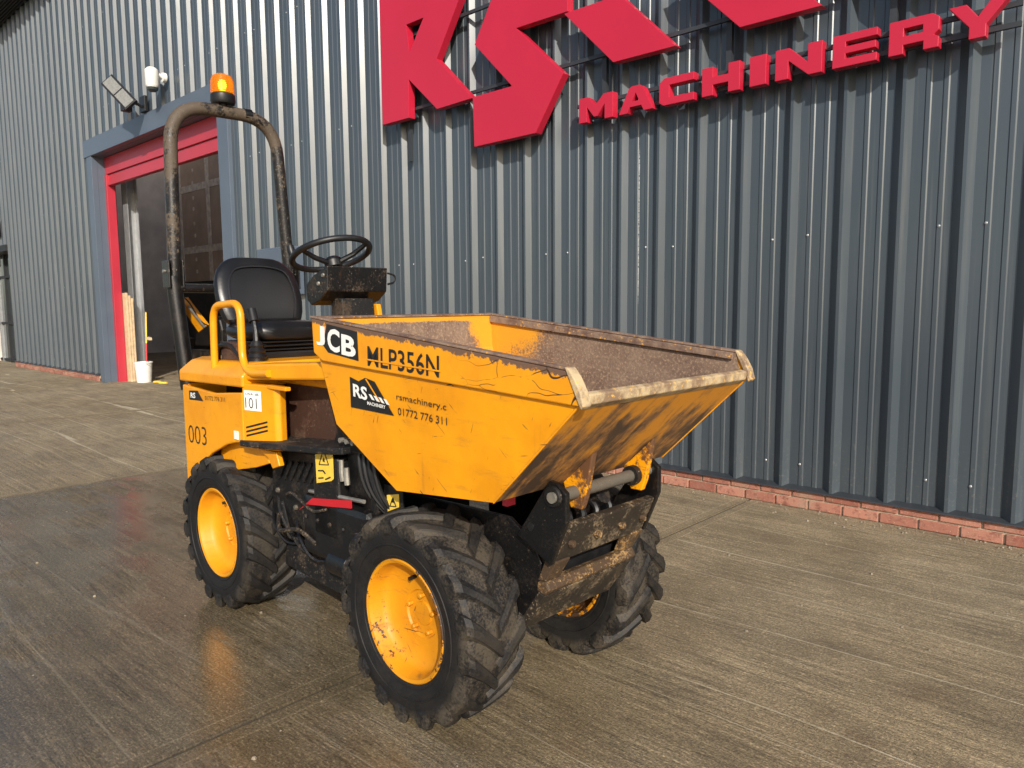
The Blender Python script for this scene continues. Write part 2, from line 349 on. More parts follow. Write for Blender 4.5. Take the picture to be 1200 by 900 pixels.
def link(name, me, parent=None, loc=None, rot=None, bevel=0., smooth=False, sub=0):
    o = bpy.data.objects.new(name, me); COL.objects.link(o)
    if parent: o.parent = parent
    if loc: o.location = loc
    if rot: o.rotation_euler = rot
    if bevel:
        b = o.modifiers.new('bevel', 'BEVEL'); b.width = bevel; b.segments = 2; b.limit_method = 'ANGLE'; b.angle_limit = R(35)
    if sub:
        q = o.modifiers.new('sub', 'SUBSURF'); q.levels = q.render_levels = sub
    if smooth and isinstance(me, bpy.types.Mesh):
        try: me.set_sharp_from_angle(angle=R(38))
        except Exception: pass
    return o
def tag(o, label=None, cat=None, group=None, kind=None):
    for k, v in (('label', label), ('category', cat), ('group', group), ('kind', kind)):
        if v: o[k] = v
    return o
def empty(name, loc=(0, 0, 0), rz=0):
    o = bpy.data.objects.new(name, None); COL.objects.link(o); o.location = loc; o.rotation_euler = (0, 0, rz); o.empty_display_size = .2; return o
def arc(c, r, a0, a1, n): return [(c[0]+r*math.cos(R(a0+(a1-a0)*i/n)), c[1]+r*math.sin(R(a0+(a1-a0)*i/n))) for i in range(n+1)]
def smooth_path(pts, n=6):
    """Catmull-Rom through the points"""
    P = [Vector(p) for p in pts]; P = [P[0]*2-P[1]]+P+[P[-1]*2-P[-2]]; out = []
    for i in range(1, len(P)-2):
        for k in range(n):
            t = k/n; a, b, c, d = P[i-1:i+3]
            out.append(.5*((2*b)+(c-a)*t+(2*a-5*b+4*c-d)*t*t+(3*b-a-3*c+d)*t**3))
    return out+[P[-2]]
def fillet(pts, r, n=5):
    P = [Vector(p) for p in pts]; out = [P[0]]
    for i in range(1, len(P)-1):
        a = (P[i-1]-P[i]); b = (P[i+1]-P[i]); k = min(r, a.length*.49, b.length*.49)
        p0 = P[i]+a.normalized()*k; p1 = P[i]+b.normalized()*k
        out += [p0.lerp(P[i], t).lerp(P[i].lerp(p1, t), t) for t in [j/n for j in range(n+1)]]
    return out+[P[-1]]
def text_mesh(name, txt, mat, parent, origin, ux, uz, size, width=None, bold=0., depth=.0008):
    """flat print: text laid with its baseline from origin along ux, height along uz"""
    cu = bpy.data.curves.new(name, 'FONT'); cu.body = txt; cu.size = 1; cu.offset = bold; cu.extrude = .0; cu.resolution_u = 3
    tmp = bpy.data.objects.new('tmp', cu); COL.objects.link(tmp)
    dg = bpy.context.evaluated_depsgraph_get(); me = bpy.data.meshes.new_from_object(tmp.evaluated_get(dg))
    bpy.data.objects.remove(tmp); bpy.data.curves.remove(cu)
    xs = [v.co.x for v in me.vertices]; ys = [v.co.y for v in me.vertices]
    x0, x1, y0, y1 = min(xs), max(xs), min(ys), max(ys); sy = size/(y1-y0); sx = (width/(x1-x0)) if width else sy
    o0, ux, uz = Vector(origin), Vector(ux).normalized(), Vector(uz).normalized()
    for v in me.vertices: v.co = o0+ux*((v.co.x-x0)*sx)+uz*((v.co.y-y0)*sy)
    me.materials.clear(); me.materials.append(MAT[mat]); me.name = name
    return link(name, me, parent)

# ================================================================== GROUND
ground = MB().add([(-300, -300, -.03), (300, -300, -.03), (300, 300, -.03), (-300, 300, -.03)], [(0, 1, 2, 3)]).build('ground', 'concrete')
tag(ground, 'brushed concrete yard with wet patches in front of the grey building', 'ground', kind='structure')
for k in range(-9, 5):
    x0, x1 = J0+PITCHJ*k+.007, J0+PITCHJ*(k+1)-.007
    MB().box(x0, x1, -16, -.03, -.028, 0).build('slab', 'concrete', ground, bevel=.007)
    MB().box(x0-.014, x0, -16, -.03, -.028, -.009).build('joint_filler', 'joint', ground)
floor_in = MB().box(-40, 6, -.028, 9, -.025, .006).build('interior_floor', 'concrete')
tag(floor_in, 'bare concrete floor inside the doorway', 'floor', kind='structure')

# ================================================================== BUILDING
EAVE = 7.75
wh = empty('warehouse', (-8, 0, 0)); WHI = Vector((-8, 0, 0))
tag(wh, 'grey ribbed steel warehouse with a red roller door and brick plinth', 'building')
def wpart(mb, name, mat, parent=None, **kw):
    """mesh given in world coordinates, parented under the warehouse"""
    mb.v = [(x+8, y, z) for x, y, z in mb.v]
    return mb.build(name, mat, parent or wh, **kw)
PIT = .339; C0 = -1.012
def profile(x0, x1):
    """outline (x, y) of the ribbed sheet between x0 and x1"""
    pts = []
    k0 = math.floor((x0-C0)/PIT)-1; k1 = math.ceil((x1-C0)/PIT)+1
    for k in range(k0, k1+1):
        c = C0+k*PIT
        pts += [(c-.092, 0), (c-.038, -.046), (c-.018, -.046), (c+.015, 0)]
        for a in (.075, .168):
            pts += [(c+a, 0), (c+a+.006, -.0055), (c+a+.029, -.0055), (c+a+.036, 0)]
    pts.sort()
    def yat(x):
        for (a, ya), (b, yb) in zip(pts, pts[1:]):
            if a <= x <= b: return ya+(yb-ya)*(x-a)/max(b-a, 1e-6)
        return 0
    return [(x0, yat(x0))]+[p for p in pts if x0 < p[0] < x1]+[(x1, yat(x1))]
def sheet(x0, x1, z0, z1):
    pr = profile(x0, x1); mb = MB(); n = len(pr)
    T = .002
    v = [(x, y, z0) for x, y in pr]+[(x, y, z1) for x, y in pr]
    v += [(x, y+T, z0) for x, y in pr]+[(x, y+T, z1) for x, y in pr]
    fs = [(i, i+1, i+1+n, i+n) for i in range(n-1)]+[(i+2*n, i+3*n, i+1+3*n, i+1+2*n) for i in range(n-1)]
    fs += [(i, i+2*n, i+1+2*n, i+1) for i in range(n-1)]+[(0, n, 3*n, 2*n), (n-1, 3*n-1, 4*n-1, 2*n-1)]
    mb.add(v, fs)
    return wpart(mb, 'cladding_sheet', 'clad', recalc=True)
DL, DRt, DTOP = -15.4, -9.8, 4.47                 # outer edges of the door trim
def sheets(xa, xb, z0, z1):
    xs = [xa]; k = math.ceil((xa-(C0-.038))/(3*PIT))
    while C0-.038+k*3*PIT < xb-.05:
        x = C0-.038+k*3*PIT
        if x > xa+.05: xs.append(x)
        k += 1
    xs.append(xb)
    for a, b in zip(xs, xs[1:]): sheet(a, b-.0015, z0, z1)
sheets(DRt, 4.2, .135, EAVE); sheets(DL, DRt, DTOP-.02, EAVE); sheets(-21.2, DL+.13, .135, EAVE); sheets(-27.3, -21.2, 2.95, EAVE)
# fasteners beside every sheet lap
mb = MB()
k = -22
while True:
    xl = C0-.038+k*3*PIT; k += 1
    if xl > 4: break
    for z in (.30, 1.84, 3.38, 4.92, 6.46):
        if xl < -21.3 and z < 3: continue
        if DL-.1 < xl < DRt+.1 and z < DTOP: continue
        for dx in (-.117, .123):
            mb.lathe([(.0, -.012), (.004, -.012), (.0065, -.008), (.009, -.006), (.009, .0)], 8, 'y', (xl+dx, 0, z+rnd.uniform(-.012, .012)))
o = wpart(mb, 'screw_heads', 'galv', smooth=True); o['kind'] = 'stuff'
# backing walls behind the sheets with the openings left free
mb = MB(); mb.box(DRt+.02, 4.2, .05, .2, 0, EAVE).box(DL, DRt+.02, .05, .2, DTOP-.1, EAVE).box(-21.2, DL+.02, .05, .2, 0, EAVE).box(-27.3, -21.2, .05, .2, 2.95, EAVE)
wpart(mb, 'inner_wall', 'dark_int')
# drip flashing
for a, b in ((DRt+.02, 4.2), (-21.2, DL)):
    mb = MB(); mb.prism([(-.062, .124), (-.058, .131), (-.004, .150), (.03, .150), (.03, .118), (-.03, .118)], 0, a, b)
    wpart(mb, 'drip_flashing', 'sign_rail')
# brick plinth: mortar core and single bricks
def plinth(a, b):
    core = wpart(MB().box(a, b, -.026, .05, -.02, .125), 'plinth', 'mortar')
    rows = ((.002, .064, 0), (.076, .122, .113))
    base = {}
    for z0, z1, off in rows:
        L_ = .213; me = None; x = a+off-.226
        while x < b:
            xa, xb = max(x, a), min(x+L_, b)
            if xb-xa > .04:
                full = abs(xb-xa-L_) < 1e-4
                key = (z0, full and 1)
                if full and key in base: ob = link('brick', base[key], core, bevel=.004)
                else:
                    ob = MB().box(0, xb-xa, -.038, .0, 0, z1-z0).build('brick', 'brick', core, bevel=.004)
                    if full: base[key] = ob.data
                ob.location = (xa+8, rnd.uniform(-.0025, .0025), z0)
            x += .226
plinth(DRt+.03, 3.2); plinth(-21.2, DL-.01)
# eaves: dark ribbed soffit, gutter, roof
mb = MB(); mb.box(-30, 6, -.42, .2, EAVE+.03, EAVE+.22); wpart(mb, 'roof_edge', 'soffit')
for i in range(7): wpart(MB().box(-30, 6, -.40+i*.055, -.375+i*.055, EAVE-.005, EAVE+.029), 'soffit_rib', 'soffit')
wpart(MB().prism([(-.42, EAVE+.03), (-.54, EAVE+.06), (-.56, EAVE+.2), (-.42, EAVE+.2)], 0, -30, 6), 'gutter', 'soffit')
for ya, yb in ((-.42, 2.2), (5.15, 9.2)):  # unseen gap between the two spans, left open to light the bay
    sl2 = lambda y: EAVE+.23+.17*(y+.42)
    wpart(MB().prism([(ya, sl2(ya)), (ya, sl2(ya)+.04), (yb, sl2(yb)+.04), (yb, sl2(yb))], 0, -30, 6), 'roof', 'clad')
# door surround: trims, reveal, shutter box
TR = -.055
wpart(MB().box(DL+.12, DL+.36, TR, .045, 0, DTOP-.302), 'door_trim', 'trim', bevel=.004)
wpart(MB().box(DRt-.30, DRt, TR, .045, 0, DTOP-.302), 'door_trim', 'trim', bevel=.004)
wpart(MB().box(DL, DRt, TR-.01, .045, DTOP-.30, DTOP), 'door_trim', 'trim', bevel=.004)
wpart(MB().box(DL+.34, DL+.358, .046, .34, 0, DTOP-.305), 'door_reveal', 'trim')
wpart(MB().box(DRt-.298, DRt-.28, .046, .34, 0, DTOP-.305), 'door_reveal', 'trim')
wpart(MB().box(DL+.36, DRt-.30, .046, .6, DTOP-.304, DTOP-.10), 'door_reveal', 'trim')
OL, ORr = DL+.36, DRt-.30
sh = wpart(MB().box(OL, ORr, .17, .40, 3.86, DTOP-.31), 'roller_shutter', 'shutter', bevel=.006)
wpart(MB().box(OL+.02, ORr-.02, .20, .26, 3.70, 3.855), 'shutter_slat', 'shutter', sh, bevel=.006)
wpart(MB().box(OL+.02, ORr-.02, .175, .275, 3.655, 3.698), 'bottom_bar', 'shutter', sh, bevel=.006)
for xa in (OL+.002, ORr-.09): wpart(MB().box(xa, xa+.088, .155, .30, 0, 3.855), 'guide_rail', 'shutter', sh, bevel=.004)
# inside the bay
wpart(MB().box(-24, -6, 5.2, 5.3, 2.2, 8.6), 'upper_wall', 'int_board')  # top extended out of view to catch sun and bounce it inside
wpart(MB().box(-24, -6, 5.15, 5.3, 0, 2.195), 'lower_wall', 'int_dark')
for i in range(9):
    xx = -23.6+i*1.9
    wpart(MB().box(xx, xx+.22, 5.188, 5.199, 2.2, 5.9), 'joint_tape', 'tape')
for zz in (3.05, 4.9): wpart(MB().box(-23.9, -6.1, 5.190, 5.1985, zz, zz+.2), 'joint_tape', 'tape')
mb = MB()
for i in range(8):
    for j in range(9):
        xx = -22.55+i*1.9+rnd.uniform(-.03, .03); zz = 2.45+j*.38+rnd.uniform(-.05, .05)
        mb.prism([(xx+.06*math.cos(a*math.pi/4), zz+.06*math.sin(a*math.pi/4)) for a in range(8)], 1, 5.192, 5.1995)
wpart(mb, 'filled_screw_spot', 'tape')['kind'] = 'stuff'
wpart(MB().box(-24, -23.9, .2, 5.2, 0, 7.9), 'side_wall', 'dark_int'); wpart(MB().box(-6.1, -6, .2, 5.2, 0, 7.9), 'side_wall', 'dark_int')
mb = MB().box(-15.28, -15.02, .52, .535, 0, 6).box(-15.28, -15.02, .70, .715, 0, 6).box(-15.158, -15.142, .535, .70, 0, 6)
wpart(mb, 'steel_column', 'galv')
# glazed shopfront beyond the end of the cladding
sf = wpart(MB().box(-27.3, -21.2, .30, .33, 0, 2.95), 'shopfront', 'glass')
for i in range(9): wpart(MB().box(-27.2+.73*i-.04, -27.2+.73*i+.04, .25, .38, 0, 2.79), 'mullion', 'galv' if i % 2 else 'soffit', sf)
for zz in (.03, 1.0, 2.2): wpart(MB().box(-27.3, -21.25, .255, .375, zz, zz+.06), 'transom', 'soffit', sf)
wpart(MB().box(-27.3, -21.2, -.06, .4, 2.80, 2.948), 'canopy', 'soffit')
wpart(MB().box(-21.24, -21.2, .0, .4, 0, 2.79), 'end_return', 'clad')
wpart(MB().box(-27.0, -21.6, -.10, -.065, 3.15, 3.55), 'fascia_board', 'red', bevel=.005)

# ================================================================== SIGN
sign = empty('wall_sign', (-4, -.2, 2.8)); tag(sign, 'red three-dimensional company lettering on dark rails across the grey cladding', 'sign')
def spart(mb, name, mat, **kw):
    mb.v = [(x+4, y+.2, z-2.8) for x, y, z in mb.v]; return mb.build(name, mat, sign, **kw)
SF, SB = -.190, -.112
def letter(pts, hole=None, f=SF, b=SB, label=None):
    me = bpy.data.meshes.new('letter'); bm = bmesh.new()
    def ring(ps, y): return [bm.verts.new((x+4, y+.2, z-2.8)) for x, z in ps]
    for y in (f, b):
        loops = [ring(pts, y)]+([ring(hole, y)] if hole else [])
        if y == f: A = loops
        else: B = loops
        es = []
        for lp in loops: es += [bm.edges.new((lp[i], lp[(i+1) % len(lp)])) for i in range(len(lp))]
        bmesh.ops.triangle_fill(bm, edges=es, use_beauty=True)
    for la, lb in zip(A, B):
        n = len(la)
        for i in range(n): bm.faces.new((la[i], la[(i+1) % n], lb[(i+1) % n], lb[i]))
    bmesh.ops.recalc_face_normals(bm, faces=bm.faces)
    bmesh.ops.dissolve_limit(bm, angle_limit=.01, verts=bm.verts, edges=bm.edges)
    bm.to_mesh(me); bm.free(); me.materials.append(MAT['sign'])
    o = link('letter', me, sign, bevel=.003)
    if label: o['label'] = label
    return o
letter([(-6.232, 3.237), (-5.815, 3.237), (-5.808, 3.60), (-5.40, 3.245), (-4.925, 3.255), (-5.393, 3.696), (-5.06, 4.17), (-5.06, 4.75), (-5.30, 5.02), (-6.232, 5.02)],
       [(-5.826, 4.112), (-5.570, 4.112), (-5.785, 3.842)], label='huge red letter R at the left end of the sign')
letter([(-4.905, 2.825), (-4.917, 3.262), (-4.437, 3.262), (-4.885, 3.706), (-4.60, 4.14), (-3.832, 4.14), (-3.830, 3.712), (-4.383, 3.722), (-3.874, 3.251), (-4.171, 2.830)], label='huge red angular letter S')
for i in range(3):
    d = 1.02*i
    letter([(-3.868+d, 3.703), (-3.389+d, 3.227), (-2.848+d, 3.222), (-3.335+d, 3.703)], label='red slanted bar beside the big letter S' if i == 0 else None)
G = {   # heavy block capitals in a unit box
 'M': ([(0, 0), (0, 1), (.27, 1), (.5, .62), (.73, 1), (1, 1), (1, 0), (.76, 0), (.76, .60), (.55, .16), (.45, .16), (.24, .60), (.24, 0)], None),
 'A': ([(0, 0), (.30, .92), (.38, 1), (.62, 1), (.70, .92), (1, 0), (.74, 0), (.67, .22), (.33, .22), (.26, 0)], [(.40, .42), (.60, .42), (.5, .74)]),
 'C': ([(.12, 0), (0, .12), (0, .84), (.14, 1), (.93, 1), (.93, .72), (.28, .72), (.28, .28), (.93, .28), (.93, 0)], None),
 'H': ([(0, 0), (0, 1), (.30, 1), (.30, .64), (.70, .64), (.70, 1), (1, 1), (1, 0), (.70, 0), (.70, .36), (.30, .36), (.30, 0)], None),
 'I': ([(0, 0), (0, 1), (1, 1), (1, 0)], None),
 'N': ([(0, 0), (0, 1), (.30, 1), (.70, .42), (.70, 1), (1, 1), (1, 0), (.72, 0), (.29, .58), (.29, 0)], None),
 'E': ([(0, 0), (0, 1), (1, 1), (1, .76), (.30, .76), (.30, .62), (.97, .62), (.97, .40), (.30, .40), (.30, .25), (1, .25), (1, 0)], None),
 'R': ([(0, 0), (0, 1), (.86, 1), (1, .86), (1, .50), (.90, .38), (1, .30), (1, 0), (.70, 0), (.70, .26), (.30, .26), (.30, 0)], [(.30, .52), (.68, .52), (.68, .74), (.30, .74)]),
 'Y': ([(.36, 0), (.36, .34), (0, 1), (.30, 1), (.5, .60), (.70, 1), (1, 1), (.64, .34), (.64, 0)], None)}
for ch, a, b in (('M', -3.727, -3.40), ('A', -3.345, -3.045), ('C', -2.992, -2.690), ('H', -2.649, -2.368), ('I', -2.299, -2.185), ('N', -2.124, -1.825), ('E', -1.762, -1.505), ('R', -1.440, -1.178), ('Y', -1.135, -.845)):
    o_, h_ = G[ch]; z0 = 2.832; hh = .190
    letter([(a+(b-a)*u, z0+hh*v) for u, v in o_], [(a+(b-a)*u, z0+hh*v) for u, v in h_] if h_ else None, -.175, -.106)
for z, a, b in ((2.868, -3.80, -.80), (2.975, -3.80, -.80), (3.325, -6.3, -.6), (4.03, -6.3, -.6)):
    spart(MB().box(a, b, -.104, -.080, z, z+.028), 'rail', 'sign_rail')
mb = MB()
for x in (-5.95, -4.6, -3.55, -2.5, -1.45): spart(MB().box(x-.02, x+.02, -.079, -.046, 2.85, 4.08), 'bracket', 'sign_rail')

# ================================================================== WALL FITTINGS
fl = empty('floodlight', (-12.45, -.06, 4.60)); tag(fl, 'black twin-panel floodlight tilted on the wall above the red door', 'floodlight')
MB().box(-.10, .10, -.05, .0, -.12, .12).build('wall_bracket', 'plastic', fl, bevel=.006)
MB().tube([(0, -.04, -.05), (0, -.30, .06)], .022, 8).build('arm', 'plastic', fl)
hd = MB().box(-.31, .31, -.03, .03, -.115, .115).build('housing', 'plastic', fl, bevel=.008, loc=(-.05, -.36, .12), rot=(R(-20), R(44), R(25)))
for i in (-1, 1):
    MB().box(-.138, .138, -.036, -.0305, -.085, .085).build('lamp_panel', 'lens', hd, loc=(i*.150, 0, 0))
for i in range(5): MB().box(-.29, .29, .031, .09, -.003, .003).build('cooling_fin', 'plastic', hd, loc=(0, 0, -.10+.05*i))
MB().box(-.06, .06, -.36, -.22, -.16, .0).build('driver_box', 'plastic', fl, bevel=.01)
sc_ = empty('security_camera', (-11.65, -.06, 4.84)); tag(sc_, 'small white security camera on the cladding right of the floodlight', 'camera')
MB().lathe([(0, -.05), (.07, -.05), (.07, 0), (0, 0)], 16, 'y').build('mount', 'white', sc_, smooth=True)
MB().tube([(0, -.04, 0), (0, -.12, .04), (0, -.17, .02)], .025, 8).build('arm', 'white', sc_, smooth=True)
MB().lathe([(0, -.20), (.075, -.20), (.095, -.17), (.095, .05), (.06, .085), (0, .09)], 20, 'z', (0, -.20, .02)).build('body', 'white', sc_, smooth=True)
MB().lathe([(0, -.262), (.04, -.258), (.075, -.235), (.082, -.201), (0, -.201)], 20, 'z', (0, -.20, .02)).build('dome_lens', 'glass', sc_, smooth=True)
eb = empty('electrical_box', (-8.45, -.05, 1.55)); tag(eb, 'blue-grey electrical box on the wall behind the seat', 'electrical box')
MB().box(-.42, .42, -.16, 0, 0, .58).build('casing', 'trim', eb, bevel=.01)
MB().box(-.39, .39, -.175, -.161, .03, .55).build('lid', 'trim', eb, bevel=.006)
MB().box(.25, .38, -.178, -.1755, .04, .14).build('notice', 'whitelabel', eb)

# ================================================================== THINGS IN THE DOORWAY
bk = empty('bucket', (-14.55, .46, .006)); tag(bk, 'white plastic bucket holding long-handled tools inside the doorway', 'bucket')
MB().lathe([(0, 0), (.125, 0), (.155, .36), (.165, .36), (.165, .385), (.148, .385), (.118, .012), (0, .012)], 28, 'z').build('pail', 'white', bk, smooth=True)
MB().tube([(.16*math.cos(a), .16*math.sin(a)-.02, .36-.10*abs(math.sin(a))) for a in [math.pi*i/12 for i in range(13)]], .004, 6).build('handle', 'steel', bk)
br = empty('broom', (-14.50, .49, .02)); tag(br, 'yellow and red long-handled brush standing in the white bucket', 'brush')
MB().tube([(0, 0, .02), (-.10, .09, 1.30)], .014, 8).build('handle', 'yellowlabel', br)
MB().tube([(-.025, .02, .38), (-.050, .045, .72)], .017, 8).build('grip', 'red', br)
MB().box(-.13, .0, .045, .10, .78, .83).build('cross_bar', 'timber', br, rot=(0, R(6), 0))
tb = empty('timber_stack', (-14.9, .36, .006)); tag(tb, 'pale timber boards standing on end inside the red door jamb', 'timber')
for i in range(3):
    MB().box(-.10+.004*i, .11-.006*i, -.05+.045*i, -.012+.045*i, 0, 1.68-.05*i).build('board', 'timber', tb, bevel=.003, rot=(0, R(-.4+.3*i), 0))
cl = MB().tube(smooth_path([(-14.2, .50, .03), (-14.05, .56, .035), (-13.95, .50, .03), (-13.8, .57, .03)], 6), [.02]*19, 8).build('yellow_strap', 'yellowlabel', smooth=True)
tag(cl, 'crumpled yellow strap on the floor beside the bucket', 'strap')
# small excavator parked in the bay
ex = empty('mini_excavator', (-16.4, 3.0, .006), 0); tag(ex, 'small orange excavator parked in the dark bay with its arm lowered', 'excavator')
for s in (-1, 1):
    MB().prism(arc((-.5, .22), .22, 90, 270, 8)+arc((.5, .22), .22, -90, 90, 8), 1, s*.48-.13, s*.48+.13).build('track', 'black_mud', ex, bevel=.01)
MB().box(-.3, .3, -.35, .35, .2, .5).build('undercarriage', 'black_mud', ex, bevel=.02)
MB().prism([(-.55, .52), (.75, .52), (.80, .9), (.70, 1.15), (.1, 1.0), (-.50, .80)], 1, -.48, .48).build('body', 'black', ex, bevel=.04)
MB().box(.1, .5, -.25, .25, 1.05, 1.2).build('seat', 'vinyl', ex, bevel=.04)
MB().prism([(-2.20, 1.50), (-2.08, 1.66), (-1.85, 1.50), (-.55, .72), (-.62, .52), (-.80, .54)], 1, -.10, .10).build('boom', 'yellow_worn', ex, bevel=.01)
MB().prism([(-2.22, 1.62), (-2.06, 1.66), (-2.10, .62), (-2.22, .58)], 1, -.06, .06).build('dipper', 'black_mud', ex, bevel=.01)
MB().prism([(-2.02, .62), (-2.32, .66), (-2.4, .40), (-2.24, .22), (-2.0, .25), (-2.12, .42)], 1, -.2, .2).build('bucket', 'black_mud', ex, bevel=.01)
MB().tube([(-.60, -.14, .85), (-1.55, -.14, 1.42)], .035, 8).build('ram', 'steel', ex)
MB().tube(smooth_path([(-.5, -.13, .95), (-1.0, -.13, 1.10), (-1.5, -.13, 1.5), (-2.0, -.1, 1.7)], 6), .016, 6).build('hose', 'plastic', ex)

# ================================================================== DUMPER (local x = forwards, y = towards the wall)
dm = empty('site_dumper', (-2.46, -3.04, 0), R(-1.5)); tag(dm, 'small yellow site dumper with worn skip and black roll bar on wet concrete', 'dumper')
def D(mb, name, mat, parent=None, **kw): return mb.build(name, mat, parent or dm, **kw)

# ---- wheels
def tyre_mesh():
    mb = MB(); hw = .125
    prof = [(.192, -.092), (.205, -.105), (.235, -.119), (.275, -.124), (.305, -.121), (.328, -.113), (.340, -.096), (.345, -.05), (.346, 0), (.345, .05), (.340, .096), (.328, .113), (.305, .121), (.275, .124), (.235, .119), (.205, .105), (.192, .092)]
    mb.lathe(prof, 72, 'y')
    NL = 17
    for side in (-1, 1):
        for k in range(NL):
            th0 = 2*math.pi*(k+(.5 if side > 0 else 0))/NL+rnd.uniform(-.01, .01)
            rows = []; N = 7
            for i in range(N+1):
                t = i/N
                y = side*(.128*(1-t)-.008*t)
                th = th0-.34*t**1.15
                wdt = (.033+.013*(1-t)**2)/.36          # half angle-width at the foot
                top = .365-.006*(1-t)+rnd.uniform(-.002, .0015)
                if i == 0: top = .347; y = side*.1265
                rb = .318 if i == 0 else .334
                sk = -.10*side
                rows.append([(rb, th-wdt, y), (top-.003, th-wdt*.62, y), (top+.002, th, y), (top-.003, th+wdt*.62, y), (rb, th+wdt, y)])
            # shoulder foot running a little way down the sidewall
            r0_ = [(.290, th0-.085, side*.1215), (.300, th0-.055, side*.1275), (.302, th0, side*.1285), (.300, th0+.055, side*.1275), (.290, th0+.085, side*.1215)]
            rows = [r0_]+rows
            vv = [(r*math.cos(a), y, r*math.sin(a)) for row in rows for r, a, y in row]; fs = []
            for i in range(len(rows)-1):
                for j in range(4): fs.append((i*5+j, i*5+j+1, i*5+5+j+1, i*5+5+j))
            fs += [(0, 1, 2, 3, 4), tuple((len(rows)-1)*5+j for j in (4, 3, 2, 1, 0))]
            mb.add(vv, fs)
    # bead rings on the sidewall
    for side in (-1, 1):
        for rr in (.222, .262): mb.tube([(rr*math.cos(a), side*(.1135 if rr < .24 else .1225), rr*math.sin(a)) for a in [2*math.pi*i/60 for i in range(60)]], .0035, 6, True)
    return mb
def rim_mesh():
    mb = MB()
    # outer (camera) side is -y : flange, well, dished disc ; plain inner side
    mb.lathe([(.206, -.100), (.212, -.106), (.206, -.112), (.196, -.108), (.190, -.092), (.184, -.066), (.178, -.052), (.160, -.040), (.120, -.030), (.085, -.027), (.080, -.020), (.060, -.018), (.0, -.018)], 56, 'y')
    mb.lathe([(.206, .100), (.212, .106), (.206, .112), (.196, .108), (.186, .08), (.165, .03), (.150, -.005), (.0, -.005)], 56, 'y')
    return mb
t_me = r_me = None
def wheel(x, y, rot, rimmat, rubber, flip):
    global t_me, r_me
    hub = MB().lathe([(0, -.024), (.040, -.024), (.045, -.010), (.075, .10), (.10, .16), (0, .16)], 24, 'y').build('wheel', rimmat, dm, smooth=True)
    hub.location = (x, y, .350); hub.rotation_euler = (0, rot, math.pi if flip else 0)
    if t_me is None:
        t = tyre_mesh().build('tyre', rubber, hub, smooth=True); t_me = t.data; t_me.set_sharp_from_angle(angle=R(22))
    else:
        t = link('tyre', t_me, hub); t.material_slots[0].link = 'OBJECT'; t.material_slots[0].material = MAT[rubber]
    if r_me is None:
        r = rim_mesh().build('rim', rimmat, hub, smooth=True); r_me = r.data
    else:
        r = link('rim', r_me, hub); r.material_slots[0].link = 'OBJECT'; r.material_slots[0].material = MAT[rimmat]
    for i in range(5):
        a = 2*math.pi*i/5+.4
        MB().lathe([(0, -.040), (.007, -.040), (.009, -.036), (.009, -.02), (0, -.02)], 6, 'y', (.066*math.cos(a), 0, .066*math.sin(a))).build('wheel_nut', rimmat, hub)
    MB().tube([(-.035, -.030, .128), (-.035, -.050, .126), (-.036, -.062, .124)], .007, 8).build('valve', 'black', hub)
    return hub
FX, RX, WY = .585, -.838, .348
wheel(FX, -WY, .10, 'yellow_rim', 'rubber', False)
wheel(FX+.035, WY+.065, .25, 'yellow_rim', 'rubber', True)
wheel(RX, -WY, .03, 'yellow_rim_clean', 'rubber_dark', False)
wheel(RX, WY, .4, 'yellow_rim', 'rubber_dark', True)
for x in (FX, RX): D(MB().lathe([(0, -.25), (.05, -.25), (.06, -.12), (.11, -.08), (.11, .08), (.06, .12), (.05, .25), (0, .25)], 20, 'y', (x, .02, .35)), 'axle', 'black_mud', smooth=True)

# ---- rear body
AP = [(-1.135, .47), (-1.09, .56), (-1.0, .645), (-.86, .722), (-.70, .785), (-.60, .808), (-.53, .816)]
side = [(-1.148, 1.028), (-1.15, .47)]+AP+[(-.52, .82), (-.52, 1.035), (-.80, 1.012)]
body = D(MB().prism(side, 1, -.456, -.436), 'side_panel', 'yellow', bevel=.006)
D(MB().prism(side, 1, .436, .456), 'side_panel', 'yellow', bevel=.006)
for s in (-1, 1):
    D(MB().prism([(-.90, .62), (-.86, .74), (-.70, .80), (-.42, .80), (-.40, .735), (-.52, .70)], 1, s*.405, s*.385), 'arch_liner', 'yellow_dirty', bevel=.004)
# engine block core and rear face
core = D(MB().prism([(-1.147, .48), (-1.147, 1.034), (-.53, 1.045), (-.53, .80), (-.62, .80), (-1.10, .62)], 1, -.25, .25), 'engine_core', 'black_mud')
D(MB().prism([(-.436, -1.14), (-.25, -1.30), (.25, -1.30), (.436, -1.14), (.436, -1.12), (-.436, -1.12)], 2, 0, 0) if False else MB().prism([(-1.14, -.436), (-1.31, -.30), (-1.31, .30), (-1.14, .436), (-1.12, .436), (-1.12, -.436)], 2, .45, 1.033), 'rear_cowl', 'yellow', bevel=.012)
# hood lid with chamfered edge, raised over the seam
lid = MB(); zz = [(1.046, .462, 0), (1.095, .462, 0), (1.150, .405, .03)]
lv = []
for z, y, ix in zz:
    lv += [(-1.165+ix, -y, z), (-1.335+ix*1.5, -.30, z), (-1.335+ix*1.5, .30, z), (-1.165+ix, y, z), (-.50, y, z+.012), (-.50, -y, z+.012)]
fs = [tuple(range(5, -1, -1)), tuple(12+i for i in range(6))]
for k in range(2):
    for i in range(6): fs.append((k*6+i, k*6+(i+1) % 6, k*6+6+(i+1) % 6, k*6+6+i))
D(MB().add(lv, fs), 'hood', 'yellow', bevel=.008)
